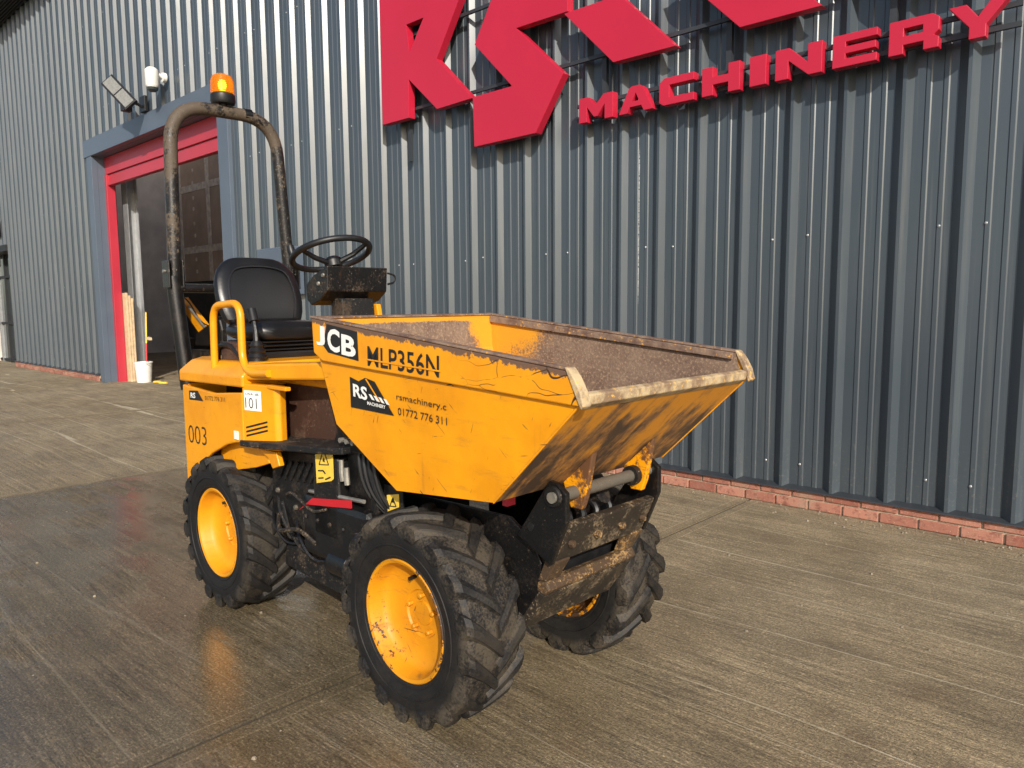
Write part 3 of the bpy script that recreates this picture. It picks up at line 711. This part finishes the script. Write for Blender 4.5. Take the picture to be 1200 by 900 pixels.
# angled front corner column, deck beam, deck
colp = [(-.52, -.455), (-.315, -.415), (-.30, -.395), (-.315, -.36), (-.50, -.38), (-.52, -.40)]
D(MB().prism(colp, 2, .80, 1.075), 'corner_panel', 'yellow', bevel=.006)
D(MB().prism([(-.46, .795), (-.30, .800), (-.275, .745), (-.335, .725), (-.37, .765)], 1, -.425, -.400), 'arch_tail', 'yellow', bevel=.004)
D(MB().box(-.36, -.20, -.425, -.40, 1.062, 1.078), 'cover_tab', 'yellow', bevel=.003)
bm_ = MB(); P8 = [(-.50, -.445, 1.090), (.16, -.40, 1.128), (.16, -.30, 1.128), (-.50, -.30, 1.090), (-.50, -.445, 1.158), (.16, -.40, 1.196), (.16, -.30, 1.196), (-.50, -.30, 1.158)]
bm_.add(P8, [(0, 3, 2, 1), (4, 5, 6, 7), (0, 1, 5, 4), (1, 2, 6, 5), (2, 3, 7, 6), (3, 0, 4, 7)])
D(bm_, 'deck_beam', 'yellow', bevel=.01)
D(MB().box(-1.10, .10, -.30, .44, 1.07, 1.148), 'deck', 'yellow_dirty', bevel=.008)
D(MB().prism([(-.44, .80), (.12, .82), (.12, 1.10), (-.44, 1.08)], 1, -.29, -.27), 'footwell_panel', 'brown_panel')
D(MB().box(-.53, -.50, -.40, .4, .80, 1.05), 'footwell_bulkhead', 'black_mud')
D(MB().prism([(-.02, .82), (.06, .98), (.12, .98), (.16, .82)], 1, -.34, -.30), 'pedal', 'black', bevel=.006)
st = MB(); q = [(-.555, -.46), (-.42, -.470), (.10, -.445), (.19, -.42), (.19, -.22), (-.50, -.22)]
st.add([(x, y, z+.075*(x+.5)) for z in (.803, .830) for x, y in q], [(5, 4, 3, 2, 1, 0), (6, 7, 8, 9, 10, 11)]+[(i, (i+1) % 6, (i+1) % 6+6, i+6) for i in range(6)])
D(st, 'foot_step', 'black_mud', bevel=.005)
D(MB().box(-.60, -.565, -.462, -.457, .825, .862), 'reflector', 'whitelabel')

# ---- centre chassis and engine bay bits under the step
D(MB().prism([(-1.1, .34), (-1.1, .62), (-.5, .76), (.2, .80), (.2, .42), (-.2, .30), (-.8, .28)], 1, -.20, .20), 'chassis', 'black')
D(MB().prism([(-.52, .44), (-.50, .79), (-.06, .81), (-.06, .52), (-.20, .44)], 1, -.34, -.20), 'engine_shroud', 'black', bevel=.01)
for i in range(7):
    D(MB().box(-.006, .006, -.006, .0, -.055, .055), 'louvre', 'black', loc=(-.40+.052*i, -.342, .70+.004*i), rot=(0, R(38), 0))
D(MB().box(-.06, .12, -.40, -.20, .50, .83), 'battery_cover', 'black', bevel=.012)
D(MB().box(.12, .30, -.36, -.15, .40, .95), 'pump_housing', 'black_clean', bevel=.02)
tk = D(MB().box(-.16, .30, -.40, -.16, .40, .655), 'hydraulic_tank', 'black_clean', bevel=.03)
D(MB().prism([(-.17, .575), (-.10, .612), (.215, .655), (.215, .685), (-.06, .645)], 1, -.4045, -.4005), 'red_stripe', 'red')
D(MB().tube([(-.1, -.39, .665), (.28, -.39, .69)], .008, 8), 'pipe', 'steel', smooth=True)
D(MB().lathe([(0, .62), (.028, .62), (.028, .70), (.020, .705), (0, .705)], 16, 'z', (.20, -.33, .02)), 'filler_cap', 'steel', smooth=True)
D(MB().tube([(.135, -.39, .825), (.140, -.392, .765), (.142, -.39, .745)], .010, 8), 'coupling', 'steel', smooth=True)
D(MB().tube([(.168, -.39, .800), (.172, -.39, .735)], .011, 8), 'coupling', 'steel', smooth=True)
for i in range(9):
    x0 = -.46+.07*i; z0 = .40+.03*math.sin(i*1.7)
    pth = smooth_path([(x0-.10, -.30-.02*(i % 3), z0+.16), (x0, -.36, z0+.05+.02*(i % 2)), (x0+.12, -.34, z0-.02), (x0+.28, -.24, z0+.06)], 6)
    D(MB().tube(pth, .007+.003*(i % 2), 7), 'hose', 'black_mud' if i % 3 else 'black_clean', smooth=True)
for i in range(4):
    pth = smooth_path([(.17+.03*i, -.30, .96-.02*i), (.22+.03*i, -.365, .86), (.26+.03*i, -.36, .72), (.36+.02*i, -.30, .60)], 6)
    D(MB().tube(pth, .009, 7), 'hose', 'plastic', smooth=True)
D(MB().lathe([(0, -.12), (.10, -.12), (.12, -.10), (.12, .10), (.10, .12), (0, .12)], 24, 'z', (.10, -.12, .33)), 'pivot_housing', 'black_mud', smooth=True)
D(MB().prism([(-.45, .26), (-.42, .36), (.0, .40), (.40, .36), (.40, .28), (.0, .24)], 1, -.33, -.18), 'belly_guard', 'black_mud', bevel=.012)

vb = D(MB().box(.14, .30, -.385, -.30, .86, .95), 'valve_block', 'black_clean', bevel=.008)
for i in range(4): D(MB().tube([(.16+.04*i, -.385, .905), (.16+.04*i, -.41, .905)], .010, 8), 'spool_cap', 'steel', vb, smooth=True)
for i in range(5): D(MB().lathe([(0, -.008), (.008, -.008), (.010, 0), (0, 0)], 6, 'y', (-.12+.09*i, -.4005, .56)), 'bolt', 'black_mud', tk)
D(MB().lathe([(0, -.07), (.045, -.07), (.055, -.06), (.055, .06), (.045, .07), (0, .07)], 24, 'x', (.10, -.36, .405)), 'filter_canister', 'black_clean', smooth=True)
D(MB().tube(smooth_path([(-.35, -.36, .60), (-.20, -.41, .64), (-.05, -.415, .60), (.05, -.41, .62)], 6), .006, 6), 'cable', 'beam_mud', smooth=True)
D(MB().tube(smooth_path([(-.42, -.36, .50), (-.30, -.42, .47), (-.15, -.42, .50), (-.05, -.40, .46)], 6), .009, 6), 'cable', 'beam_mud', smooth=True)
for x_, z_ in ((-.45, .60), (-.30, .55), (-.12, .78), (-.12, .60)): D(MB().lathe([(0, -.010), (.010, -.010), (.012, 0), (0, 0)], 6, 'y', (x_, -.3405, z_)), 'bolt', 'muddy_steel', smooth=False)
# ---- seat
stt = D(MB().box(-1.09, -.74, -.25, .17, 1.15, 1.19), 'seat', 'plastic', bevel=.01)
MB().box(-1.06, -.76, -.23, .15, 1.19, 1.245).build('bellows', 'vinyl', stt, bevel=.02)
for i in range(3): MB().box(-1.08, -.735, -.250, .170, 1.195+.018*i, 1.203+.018*i).build('bellows_fold', 'vinyl', stt, bevel=.004)
def cushion(name, pts, parent, mat='vinyl'):
    """rounded pad from a lattice: pts = list of (centre, half-width y, half-thickness, tilt)"""
    mb = MB(); rows = []
    for (x, z), hw, ht, (nx, nz) in pts:
        ring = []
        for k in range(16):
            a = 2*math.pi*k/16; c, s = math.cos(a), math.sin(a)
            e = .42
            cy = math.copysign(abs(c)**e, c)*hw; cn = math.copysign(abs(s)**.7, s)*ht
            ring.append((x+nx*cn, -.045+cy, z+nz*cn))
        rows.append(ring)
    v = [p for r_ in rows for p in r_]; fs = []
    for i in range(len(rows)-1):
        for k in range(16): fs.append((i*16+k, i*16+(k+1) % 16, i*16+16+(k+1) % 16, i*16+16+k))
    fs += [tuple(range(15, -1, -1)), tuple((len(rows)-1)*16+k for k in range(16))]
    return mb.add(v, fs).build(name, mat, parent, smooth=True, sub=1)
cushion('seat_cushion', [((-1.10, 1.285), .20, .03, (0, 1)), ((-1.08, 1.285), .225, .045, (0, 1)), ((-.95, 1.275), .235, .045, (0, 1)), ((-.82, 1.285), .235, .055, (0, 1)), ((-.745, 1.285), .22, .05, (0, 1)), ((-.715, 1.275), .19, .025, (0, 1))], stt)
cushion('backrest', [((-1.080, 1.300), .17, .02, (1, .2)), ((-1.085, 1.32), .215, .045, (1, .2)), ((-1.115, 1.42), .240, .045, (1, .25)), ((-1.15, 1.53), .235, .04, (1, .28)), ((-1.175, 1.60), .205, .036, (1, .3)), ((-1.19, 1.642), .15, .028, (1, .3)), ((-1.195, 1.656), .10, .012, (1, .3))], stt)
# recessed centre panel piping on the backrest
pp = [(-1.05-.30*(z-1.33), -.045+y, z) for y, z in [(-.15, 1.345), (-.175, 1.42), (-.17, 1.52), (-.13, 1.59), (0, 1.61), (.13, 1.59), (.17, 1.52), (.175, 1.42), (.15, 1.345)]]
MB().tube(smooth_path(pp, 4), .006, 6).build('piping', 'vinyl', stt, smooth=True)

# ---- roll bar (two leaning sockets, folding hoop, cross tube)
RXp = -1.40
hoop = fillet([(RXp, -.366, 1.50), (RXp, -.345, 2.425), (RXp, .225, 2.435), (RXp, .285, 1.50)], .20, 8)
rb = D(MB().tube(hoop, .0335, 14), 'roll_bar', 'rops', smooth=True)
for s, y in ((-1, -.372), (1, .285)):
    D(MB().tube([(-1.36, y+.03*(-s), .98), (RXp-.004, y, 1.56)], .038, 14), 'roll_bar_socket', 'black_clean', rb, smooth=True)
    for dy in (-.040, .030): D(MB().box(RXp-.040, RXp+.045, y+dy, y+dy+.010, 1.50, 1.64), 'hinge_plate', 'rops', rb, bevel=.004)
    D(MB().tube([(RXp, y-.052, 1.585), (RXp, y+.052, 1.585)], .009, 8), 'hinge_pin', 'steel', rb, smooth=True)
D(MB().tube([(RXp+.01, -.36, 1.50), (RXp+.01, .28, 1.50)], .024, 10), 'cross_tube', 'rops', rb, smooth=True)
D(MB().tube([(RXp, .045, 2.4333), (RXp, .085, 2.4340)], .0350, 14), 'tape_band', 'black_clean', rb, smooth=True)
def m_amber():
    t = NT('amber_lens', .18); t.b.inputs['Transmission Weight'].default_value = .75; t.b.inputs['IOR'].default_value = 1.35
    o = t.obj(); w = t.n('TexWave', {'Vector': o, 'Scale': 34., 'Distortion': 0.}, wave_type='BANDS', bands_direction='Z').outputs[1]
    t.b.inputs['Emission Color'].default_value = (1, .30, .01, 1); t.b.inputs['Emission Strength'].default_value = .08
    return t.out((1, .36, .01), None, t.bump(w, .4, .004))
MAT['amber'] = m_amber()
def m_bulb():
    t = NT('lit_bulb', .4); t.b.inputs['Emission Color'].default_value = (1, .62, .16, 1); t.b.inputs['Emission Strength'].default_value = 6; return t.out((1, .7, .3))
MAT['bulb'] = m_bulb()
bc = D(MB().lathe([(0, 0), (.058, 0), (.064, .012), (.062, .045), (.052, .055), (0, .055)], 24, 'z', (RXp, -.065, 2.468)), 'beacon', 'plastic', rb, smooth=True)
D(MB().tube([(RXp, -.065, 2.45), (RXp, -.065, 2.475)], .022, 10), 'beacon_stem', 'plastic', rb, smooth=True)
D(MB().lathe([(.055, .050), (.059, .056), (.059, .115), (.050, .140), (.028, .152), (0, .155), ], 28, 'z', (RXp, -.065, 2.468)), 'beacon_lens', 'amber', rb, smooth=True)
D(MB().lathe([(0, .075), (.012, .08), (.016, .095), (.012, .11), (0, .115)], 12, 'z', (RXp, -.065, 2.468)), 'bulb', 'bulb', rb, smooth=True)

# ---- dashboard, steering wheel, lever, grab rail
ds = MB()
dv = []
for y, z in ((-.158, 0), (.158, 0)):
    dv += [(-.465, y, 1.43), (-.470, y, 1.500), (-.40, y, 1.540), (-.290, y, 1.575), (-.300, y, 1.466), (-.36, y, 1.425), (-.43, y, 1.405)]
ds.add(dv, [tuple(range(6, -1, -1)), tuple(range(7, 14))]+[(i, (i+1) % 7, (i+1) % 7+7, i+7) for i in range(7)])
dash = D(ds, 'dashboard', dirty_black('splattered_black', amt=.75, rough=.4), bevel=.005)
D(MB().prism([(-.40, 1.15), (-.385, 1.436), (-.30, 1.436), (-.275, 1.15)], 1, -.085, .085), 'pedestal', 'black_mud', dash, bevel=.006)
for y, z in ((-.1595, 1.50), (-.1595, 1.535)): D(MB().lathe([(0, -.006), (.008, -.006), (.010, 0), (0, 0)], 8, 'y', (-.36+.04*(z-1.5)/.035, y, z)), 'bolt', 'steel', dash)
D(MB().tube(smooth_path([(-.29, .158, 1.55), (-.29, .195, 1.54), (-.29, .192, 1.51), (-.29, .158, 1.50)], 5), .005, 6), 'loop', 'plastic', dash)
D(MB().prism([(-.33, 1.24), (-.325, 1.41), (-.295, 1.41), (-.27, 1.30), (-.25, 1.20)], 1, .095, .12), 'bracket', 'yellow', dash, bevel=.004)
SWC = Vector((-.505, -.0, 1.640)); TL = R(21)
sw = D(MB().tube([(.178*math.cos(a), .178*math.sin(a), 0) for a in [2*math.pi*i/48 for i in range(48)]], .0145, 12, True), 'steering_wheel', 'plastic', smooth=True, loc=SWC, rot=(0, -TL, 0))
for a in (40, 160, 280):
    MB().tube([(.03*math.cos(R(a)), .03*math.sin(R(a)), -.045), (.10*math.cos(R(a)), .10*math.sin(R(a)), -.030), (.170*math.cos(R(a)), .170*math.sin(R(a)), 0)], [.013, .012, .010], 8).build('spoke', 'plastic', sw, smooth=True)
MB().lathe([(0, -.065), (.038, -.065), (.042, -.03), (.03, -.018), (0, -.015)], 20, 'z').build('hub', 'plastic', sw, smooth=True)
MB().tube([(0, 0, -.06), (0, 0, -.16)], .022, 10).build('column', 'black', sw, smooth=True)
MB().tube([(-.06, -.165, .0), (-.06, -.165, .035), (-.06, -.165, .06)], [.008, .018, .016], 10).build('spinner_knob', 'plastic', sw, smooth=True)
rail = fillet([(-.845, -.425, 1.06), (-.830, -.425, 1.408), (-.560, -.425, 1.420), (-.560, -.425, 1.165), (-.47, -.440, 1.120), (-.30, -.440, 1.130)], .075, 6)
D(MB().tube(rail, .0165, 12), 'grab_rail', 'yellow', smooth=True)
lv_ = D(MB().lathe([(0, 0), (.045, 0), (.040, .02), (.044, .03), (.034, .045), (.038, .056), (.026, .07), (.029, .08), (.018, .10), (0, .10)], 16, 'z', (-.615, -.33, 1.15)), 'lever', 'plastic', smooth=True)
MB().tube([(-.615, -.33, 1.22), (-.63, -.325, 1.29), (-.655, -.32, 1.345)], .013, 8).build('stem', 'black_clean', lv_, smooth=True)
MB().tube([(-.65, -.32, 1.335), (-.675, -.318, 1.39)], [.024, .020], 10).build('knob', 'plastic', lv_, smooth=True)
D(MB().tube(smooth_path([(-.95, -.36, 1.15), (-.88, -.38, 1.22), (-.78, -.37, 1.22), (-.70, -.36, 1.16)], 6), .012, 8), 'cable', 'plastic', smooth=True)
D(MB().box(-.90, -.72, -.37, -.31, 1.15, 1.24), 'latch_block', 'brown_panel', bevel=.012)

# ---- skip
TI = .014
P = [(.100, 1.215, .446), (.195, .975, .442), (.545, .787, .440), (1.010, .831, .440), (1.338, 1.148, .448)]
def rimz(x): return 1.365-(x-.077)*.102
def shell(inner):
    k = TI if inner else 0.
    sh_ = [(.100+k, 1.215), (.195+k, .975+k*.6), (.545+k*.4, .787+k), (1.010-k*.3, .831+k), (1.338-k, 1.148+k*.3)]
    q = [(x, z, p[2]-k) for (x, z), p in zip(sh_, P)]
    # raise the inside up to the rim
    return q
MATS = ['yellow_worn', 'skip_in', 'chute', 'yellow_dirty']
mb = MB(); qo = shell(False); qi = shell(True)
for s in (-1, 1):
    mb.add([(x, s*y, z) for x, z, y in qo], [(0, 1, 2, 3, 4)], 0)
    # inside wall runs from the shell up to the rim
    top = [(1.30, rimz(1.30)-.004, .432), (.105, rimz(.105)-.004, .432)]
    ii = [(x, s*y, z) for x, z, y in qi]+[(x, s*y, z) for x, z, y in top]
    mb.add(ii, [(0, 1, 2, 3, 4, 5, 6)], 1)
for i in range(4):
    a, b = qo[i], qo[i+1]
    mb.add([(a[0], -a[2], a[1]), (a[0], a[2], a[1]), (b[0], b[2], b[1]), (b[0], -b[2], b[1])], [(0, 1, 2, 3)], 2 if i == 3 else 0)
    a, b = qi[i], qi[i+1]
    mb.add([(a[0], -a[2], a[1]), (a[0], a[2], a[1]), (b[0], b[2], b[1]), (b[0], -b[2], b[1])], [(0, 1, 2, 3)], 1)
a = qi[0]; zt = rimz(.105)-.004
mb.add([(a[0], -a[2], a[1]), (a[0], a[2], a[1]), (.105, .432, zt), (.105, -.432, zt)], [(0, 1, 2, 3)], 1)
mb.add([(.100, -.436, 1.215), (.100, .436, 1.215), (.100, .436, 1.30), (.100, -.436, 1.30)], [(0, 1, 2, 3)], 0)
skip = D(mb, 'skip', MATS, recalc=False)
# side flanges: box section with a worn top ledge and slanting end cap
for s in (-1, 1):
    pts = [(.077, rimz(.077)-.006), (1.300, rimz(1.300)-.006), (1.350, 1.142), (1.285, 1.146), (.140, 1.203), (.085, 1.232)]
    D(MB().prism(pts, 1, s*.437, s*.460), 'side_flange', 'flange', skip, bevel=.004)
    tp = [(.072, rimz(.072)-.006), (1.303, rimz(1.303)-.006), (1.303, rimz(1.303)+.001), (.072, rimz(.072)+.001)]
    D(MB().prism(tp, 1, s*.427, s*.463), 'rim_cap', 'rim_edge', skip, bevel=.002)
    D(MB().prism([(1.297, rimz(1.30)+.002), (1.309, rimz(1.30)), (1.330, 1.215), (1.350, 1.180), (1.360, 1.145), (1.350, 1.136)], 1, s*.430, s*.464), 'end_cap', 'lip', skip, bevel=.003)
D(MB().prism([(.071, 1.235), (.071, rimz(.08)-.006), (.105, rimz(.105)-.006), (.105, 1.235)], 1, -.430, .430), 'back_flange', 'flange', skip, bevel=.004)
D(MB().prism([(.068, rimz(.08)-.006), (.068, rimz(.08)+.001), (.112, rimz(.112)+.001), (.112, rimz(.112)-.006)], 1, -.4265, .4265), 'rim_cap', 'rim_edge', skip, bevel=.002)
D(MB().prism([(1.318, 1.128), (1.316, 1.168), (1.330, 1.178), (1.349, 1.172), (1.347, 1.146)], 1, -.424, .424), 'lip', 'lip', skip, bevel=.004)
for s in (-1, 1):
    D(MB().prism([(.112, rimz(.112)-.036), (1.295, rimz(1.295)-.030), (1.298, rimz(1.298)-.007), (.112, rimz(.112)-.007)], 1, s*.4265, s*.418), 'inner_ledge', 'rim_edge', skip, bevel=.002)
# fold of the lower panel under the flange and weld seam along the chute edge
for s in (-1, 1):
    D(MB().tube([(.13, s*.447, 1.206), (1.30, s*.449, 1.147)], .006, 6), 'fold_bead', 'yellow_worn', skip, smooth=True)
    D(MB().tube([(1.010, s*.440, .831), (1.335, s*.448, 1.146)], .0035, 6), 'weld_seam', 'yellow_dirty', skip, smooth=True)
# pivot gussets under the chute
for y in (-.125, .20):
    D(MB().prism([(1.04, .860), (1.135, .950), (1.105, .80), (1.09, .762), (1.045, .762), (1.03, .80), (1.01, .852)], 1, y-.012, y+.012), 'pivot_gusset', 'rusty_yellow', skip, bevel=.004)
D(MB().tube([(1.062, -.22, .815), (1.062, .235, .815)], .021, 14), 'pivot_shaft', 'muddy_steel', skip, smooth=True)
D(MB().tube([(1.062, .16, .815), (1.062, .186, .815)], .034, 14), 'collar', 'black_mud', skip, smooth=True)
D(MB().tube([(.64, -.34, .785), (.68, -.34, .785)], .012, 8), 'lug', 'yellow', skip)

# ---- front frame
for s in (-1, 1):
    g = [(.30, .70), (.618, .712), (.868, .716), (.977, .649), (1.006, .592), (.995, .500), (.911, .373), (.70, .30), (.30, .32)]
    D(MB().prism(g, 1, s*.218, s*.232), 'frame_side_plate', 'black_clean', bevel=.003)
    pts = [(1.060, .872), (1.092, .868), (1.128, .842), (1.128, .752), (1.066, .606), (.925, .675)]
    pb = D(MB().prism(pts, 1, s*.236, s*.256), 'pivot_plate', 'black_clean', bevel=.004)
    D(MB().lathe([(0, -.266*1), (.030, -.266), (.034, -.258), (.034, -.257), (0, -.257)], 16, 'y', (1.080, 0 if s < 0 else .522, .826)), 'pivot_boss', 'black_mud', pb, smooth=True)
    D(MB().tube([(1.085, s*.275, .826), (1.085, s*.225, .826)], .017, 12), 'pin', 'steel', pb, smooth=True)
    D(MB().tube([(.985, s*.2585, .714), (.985, s*.2565, .714)], .014, 12), 'hole', 'blacklabel', pb)
D(MB().prism([(1.062, .606), (1.118, .735), (1.090, .742), (1.03, .640)], 1, -.234, .234), 'front_beam', 'beam_mud', bevel=.006)
D(MB().box(.80, .955, -.215, .215, .40, .62), 'frame_core', 'blacklabel')
D(MB().prism([(.985, .500), (1.020, .492), (1.042, .512), (1.026, .540), (.99, .534)], 1, -.233, .233), 'toe_ridge', 'toe_mud', bevel=.006)
D(MB().prism([(.990, .499), (1.024, .491), (.925, .352), (.895, .360)], 1, -.231, .231), 'belly_plate', 'beam_mud', bevel=.005)
for y_ in (-.19, -.06, .07, .19): D(MB().lathe([(0, .014), (.011, .014), (.013, 0), (0, 0)], 6, 'x', (1.092, y_, .668)), 'bolt', 'toe_mud')
for s in (-1, 1): D(MB().prism([(.992, .536), (1.028, .541), (1.072, .612), (1.030, .625)], 1, s*.2335, s*.165), 'slot_end', 'toe_mud', bevel=.004)
# tipping ram and hoses seen over the beam
D(MB().tube([(.70, .05, .55), (1.03, .05, .77)], .036, 12), 'tipping_ram', 'black', smooth=True)
for i in range(4):
    D(MB().tube(smooth_path([(.85, -.12+.06*i, .62), (.95, -.10+.06*i, .74), (1.03, -.12+.07*i, .72), (1.02, -.15+.07*i, .60)], 6), .011, 7), 'hose', 'plastic', smooth=True)
D(MB().box(.88, .90, -.275, -.236, .765, .805), 'marker_plate', 'shutter')

# ---- print and stickers
ny = -.4625
def flat(name, pts, mat, y=ny, parent=None, dy=.0):
    """thin sticker polygon in the x-z plane of the near side"""
    return D(MB().prism(pts, 1, y, y+.0012), name, mat, parent)
sl_ = -.115
flat('logo_plate', [(.182, 1.338), (.372, 1.314), (.376, 1.214), (.186, 1.236), (.155, 1.26)], 'blacklabel', -.4616, skip)
def glyph(txt, x, z, wd, h, mat='whitelabel', name='lettering'):
    return text_mesh(name, txt, mat, skip, (x, -.4632, z), (1, 0, sl_), (.02, 0, 1), h, wd, .035)
glyph('J', .112, 1.262, .058, .072); glyph('C', .186, 1.244, .080, .082); glyph('B', .276, 1.233, .088, .072)
for i, (u0_, u1_) in enumerate(((.100, .128), (.108, .14))): pass
# stencilled plate number, cut by its stencil bridge
t1 = text_mesh('stencil_number', 'MLP356N', 'blacklabel', skip, (.430, -.4618, 1.2005), (1, 0, -.047), (.02, 0, 1), .068, .372, .010)
br_ = [(.425, 1.2195), (.81, 1.201), (.81, 1.2060), (.425, 1.2245)]
flat('stencil_bridge', br_, 'flange', -.4630, skip)
for u in (): flat('stencil_bridge', [(u, 1.183), (u+.005, 1.183), (u+.005, 1.262), (u, 1.262)], 'flange', -.4626, skip)
def lowp(x, z, off=.0016):
    """point on the tilted lower side panel"""
    # plane through P0, P2, P3 on the near side
    x, z = x+.029, z+.005
    a, b, c = (Vector((P[i][0], -P[i][2], P[i][1])) for i in (0, 2, 4))
    n = (b-a).cross(c-a).normalized()
    if n.y > 0: n = -n
    y = a.y-(n.x*(x-a.x)+n.z*(z-a.z))/n.y
    return Vector((x, y, z))+n*off
def low_sticker(name, pts, mat, off=.003):
    v = [tuple(lowp(x, z, off)) for x, z in pts]; return D(MB().add(v, [tuple(range(len(v)))]), name, mat, skip)
def low_text(txt, x, z, wd, h, mat='blacklabel', slope=-.03, bold=.0, off=.004):
    o0 = lowp(x, z, off); ux = lowp(x+.1, z+.1*slope, off)-o0; uz = lowp(x, z+.1, off)-o0
    return text_mesh('lettering', txt, mat, skip, o0, ux, uz, h, wd, bold)
low_sticker('dealer_sticker', [(.271, 1.150), (.325, 1.137), (.365, 1.152), (.420, 1.142), (.522, 1.036), (.270, 1.042)], 'blacklabel')
low_sticker('sticker_line', [(.366, 1.148), (.376, 1.148), (.452, 1.075), (.442, 1.076)], 'yellow', .0045)
low_text('RS', .292, 1.082, .085, .046, 'whitelabel', -.10, .03, .0055)
for i in range(4): low_sticker('sticker_bar', [(.385+.028*i, 1.098-.003*i), (.402+.028*i, 1.096-.003*i), (.420+.028*i, 1.078-.003*i), (.403+.028*i, 1.080-.003*i)], 'whitelabel', .0055)
low_text('MACHINERY', .375, 1.060, .105, .012, 'whitelabel', -.05, .02, .0055)
low_text('rsmachinery.c', .540, 1.086, .250, .026, 'blacklabel', -.05, .0)
low_text('01772 776 311', .545, 1.042, .246, .024, 'blacklabel', -.035, .0)
# rear panel print
def rear_text(txt, x, z, wd, h, mat='blacklabel', bold=0., y=-.4575): return text_mesh('lettering', txt, mat, body, (x, y, z), (1, 0, .045), (0, 0, 1), h, wd, bold)
rear_text('003', -1.103, .746, .205, .088, bold=-.012)
flat('small_sticker', [(-1.068, 1.004), (-.972, 1.010), (-.915, .965), (-1.070, .960)], 'blacklabel', -.4575, body)
rear_text('RS', -1.050, .970, .055, .026, 'whitelabel', .03, -.4590)
rear_text('01772 776 311', -.892, .972, .21, .020)
def col_pt(u, z, off):          # point on the angled corner panel, u = 0..1 along it
    a, b = Vector((-.52, -.455, 0)), Vector((-.315, -.415, 0)); n = Vector((b.y-a.y, -(b.x-a.x), 0)).normalized()
    p_ = a.lerp(b, u)+n*off; return Vector((p_.x, p_.y, z))
def col_quad(name, u0, u1, z0, z1, mat, off, sk=0.):
    v = [tuple(col_pt(u0, z0, off)), tuple(col_pt(u1, z0+sk, off)), tuple(col_pt(u1, z1+sk, off)), tuple(col_pt(u0, z1, off))]
    return D(MB().add(v, [(0, 1, 2, 3)]), name, mat)
col_quad('noise_label', .08, .62, .962, 1.048, 'whitelabel', .002)
o0 = col_pt(.12, .972, .0032); ux = col_pt(.5, .972, .0032)-o0
text_mesh('lettering', '101', 'blacklabel', dm, o0, ux, (0, 0, 1), .045, .075, -.01)
o0 = col_pt(.14, 1.028, .0032); text_mesh('lettering', 'LWA  dB', 'blacklabel', dm, o0, ux, (0, 0, 1), .010, .085)
for i in range(3): col_quad('hazard_stripe', .10, .78, .868+.018*i-.022, .876+.018*i-.022, 'blacklabel', .002, .035)
def warn(pts, y, tri):
    w_ = flat('warning_label', pts, 'yellowlabel', y)
    cx, cz, h = tri
    for a, b in (((cx-h, cz), (cx+h, cz+h*.25)), ((cx+h, cz+h*.25), (cx, cz+h*1.9)), ((cx, cz+h*1.9), (cx-h, cz))):
        MB().tube([(a[0], y-.001, a[1]), (b[0], y-.001, b[1])], .0022, 5).build('symbol_line', 'blacklabel', w_)
    MB().prism([(cx-.008, cz+.016), (cx+.008, cz+.016), (cx, cz+.034)], 1, y-.0015, y-.0005).build('symbol_mark', 'blacklabel', w_)
    return w_
w1 = warn([(-.027, .826), (.100, .846), (.100, .748), (.085, .738), (-.023, .712)], -.4035, (.036, .790, .034))
for a, b in (((-.005, .765), (.03, .770)), ((.03, .770), (.045, .760)), ((-.005, .735), (.03, .742)), ((.045, .738), (.08, .752))):
    MB().tube([(a[0], -.4045, a[1]), (b[0], -.4045, b[1])], .003, 5).build('symbol_line', 'blacklabel', w1)
D(MB().box(.34, .45, -.347, -.335, .62, .76), 'label_bracket', 'black', bevel=.004)
warn([(.363, .722), (.435, .738), (.433, .690), (.366, .662)], -.349, (.400, .685, .018))

# ================================================================== SMALL LITTER ON THE YARD
mb = MB(); rr = random.Random(3)
for i in range(900):
    if i >= 420: x, y = rr.uniform(-6, 3), -.05-abs(rr.gauss(0, .06))
    elif i < 150: x, y = rr.uniform(-3.2, 3), rr.uniform(-.35, -.07)
    elif i < 330: x, y = rr.uniform(-7, .5), rr.uniform(-4.6, -.4)
    else: x, y = rr.uniform(-14, -5), rr.uniform(-3.4, -.1)
    s = rr.choice((.003, .004, .004, .006, .009)) ; a = rr.uniform(0, 6)
    pts = [(x+s*rr.uniform(.6, 1.2)*math.cos(a+k*math.pi/3), y+s*rr.uniform(.6, 1.2)*math.sin(a+k*math.pi/3)) for k in range(6)]
    n = 6; v = [(px, py, .0002) for px, py in pts]+[(x+(px-x)*.6, y+(py-y)*.6, s*.9) for px, py in pts]
    mb.add(v, [tuple(range(n, 2*n))]+[(k, (k+1) % n, (k+1) % n+n, k+n) for k in range(n)])
g_ = mb.build('grit', plain('grit_stone', (.22, .18, .13), .85, var=.5, sc=40)); tag(g_, 'scattered small stones and grit lying on the concrete yard', 'grit', kind='stuff')
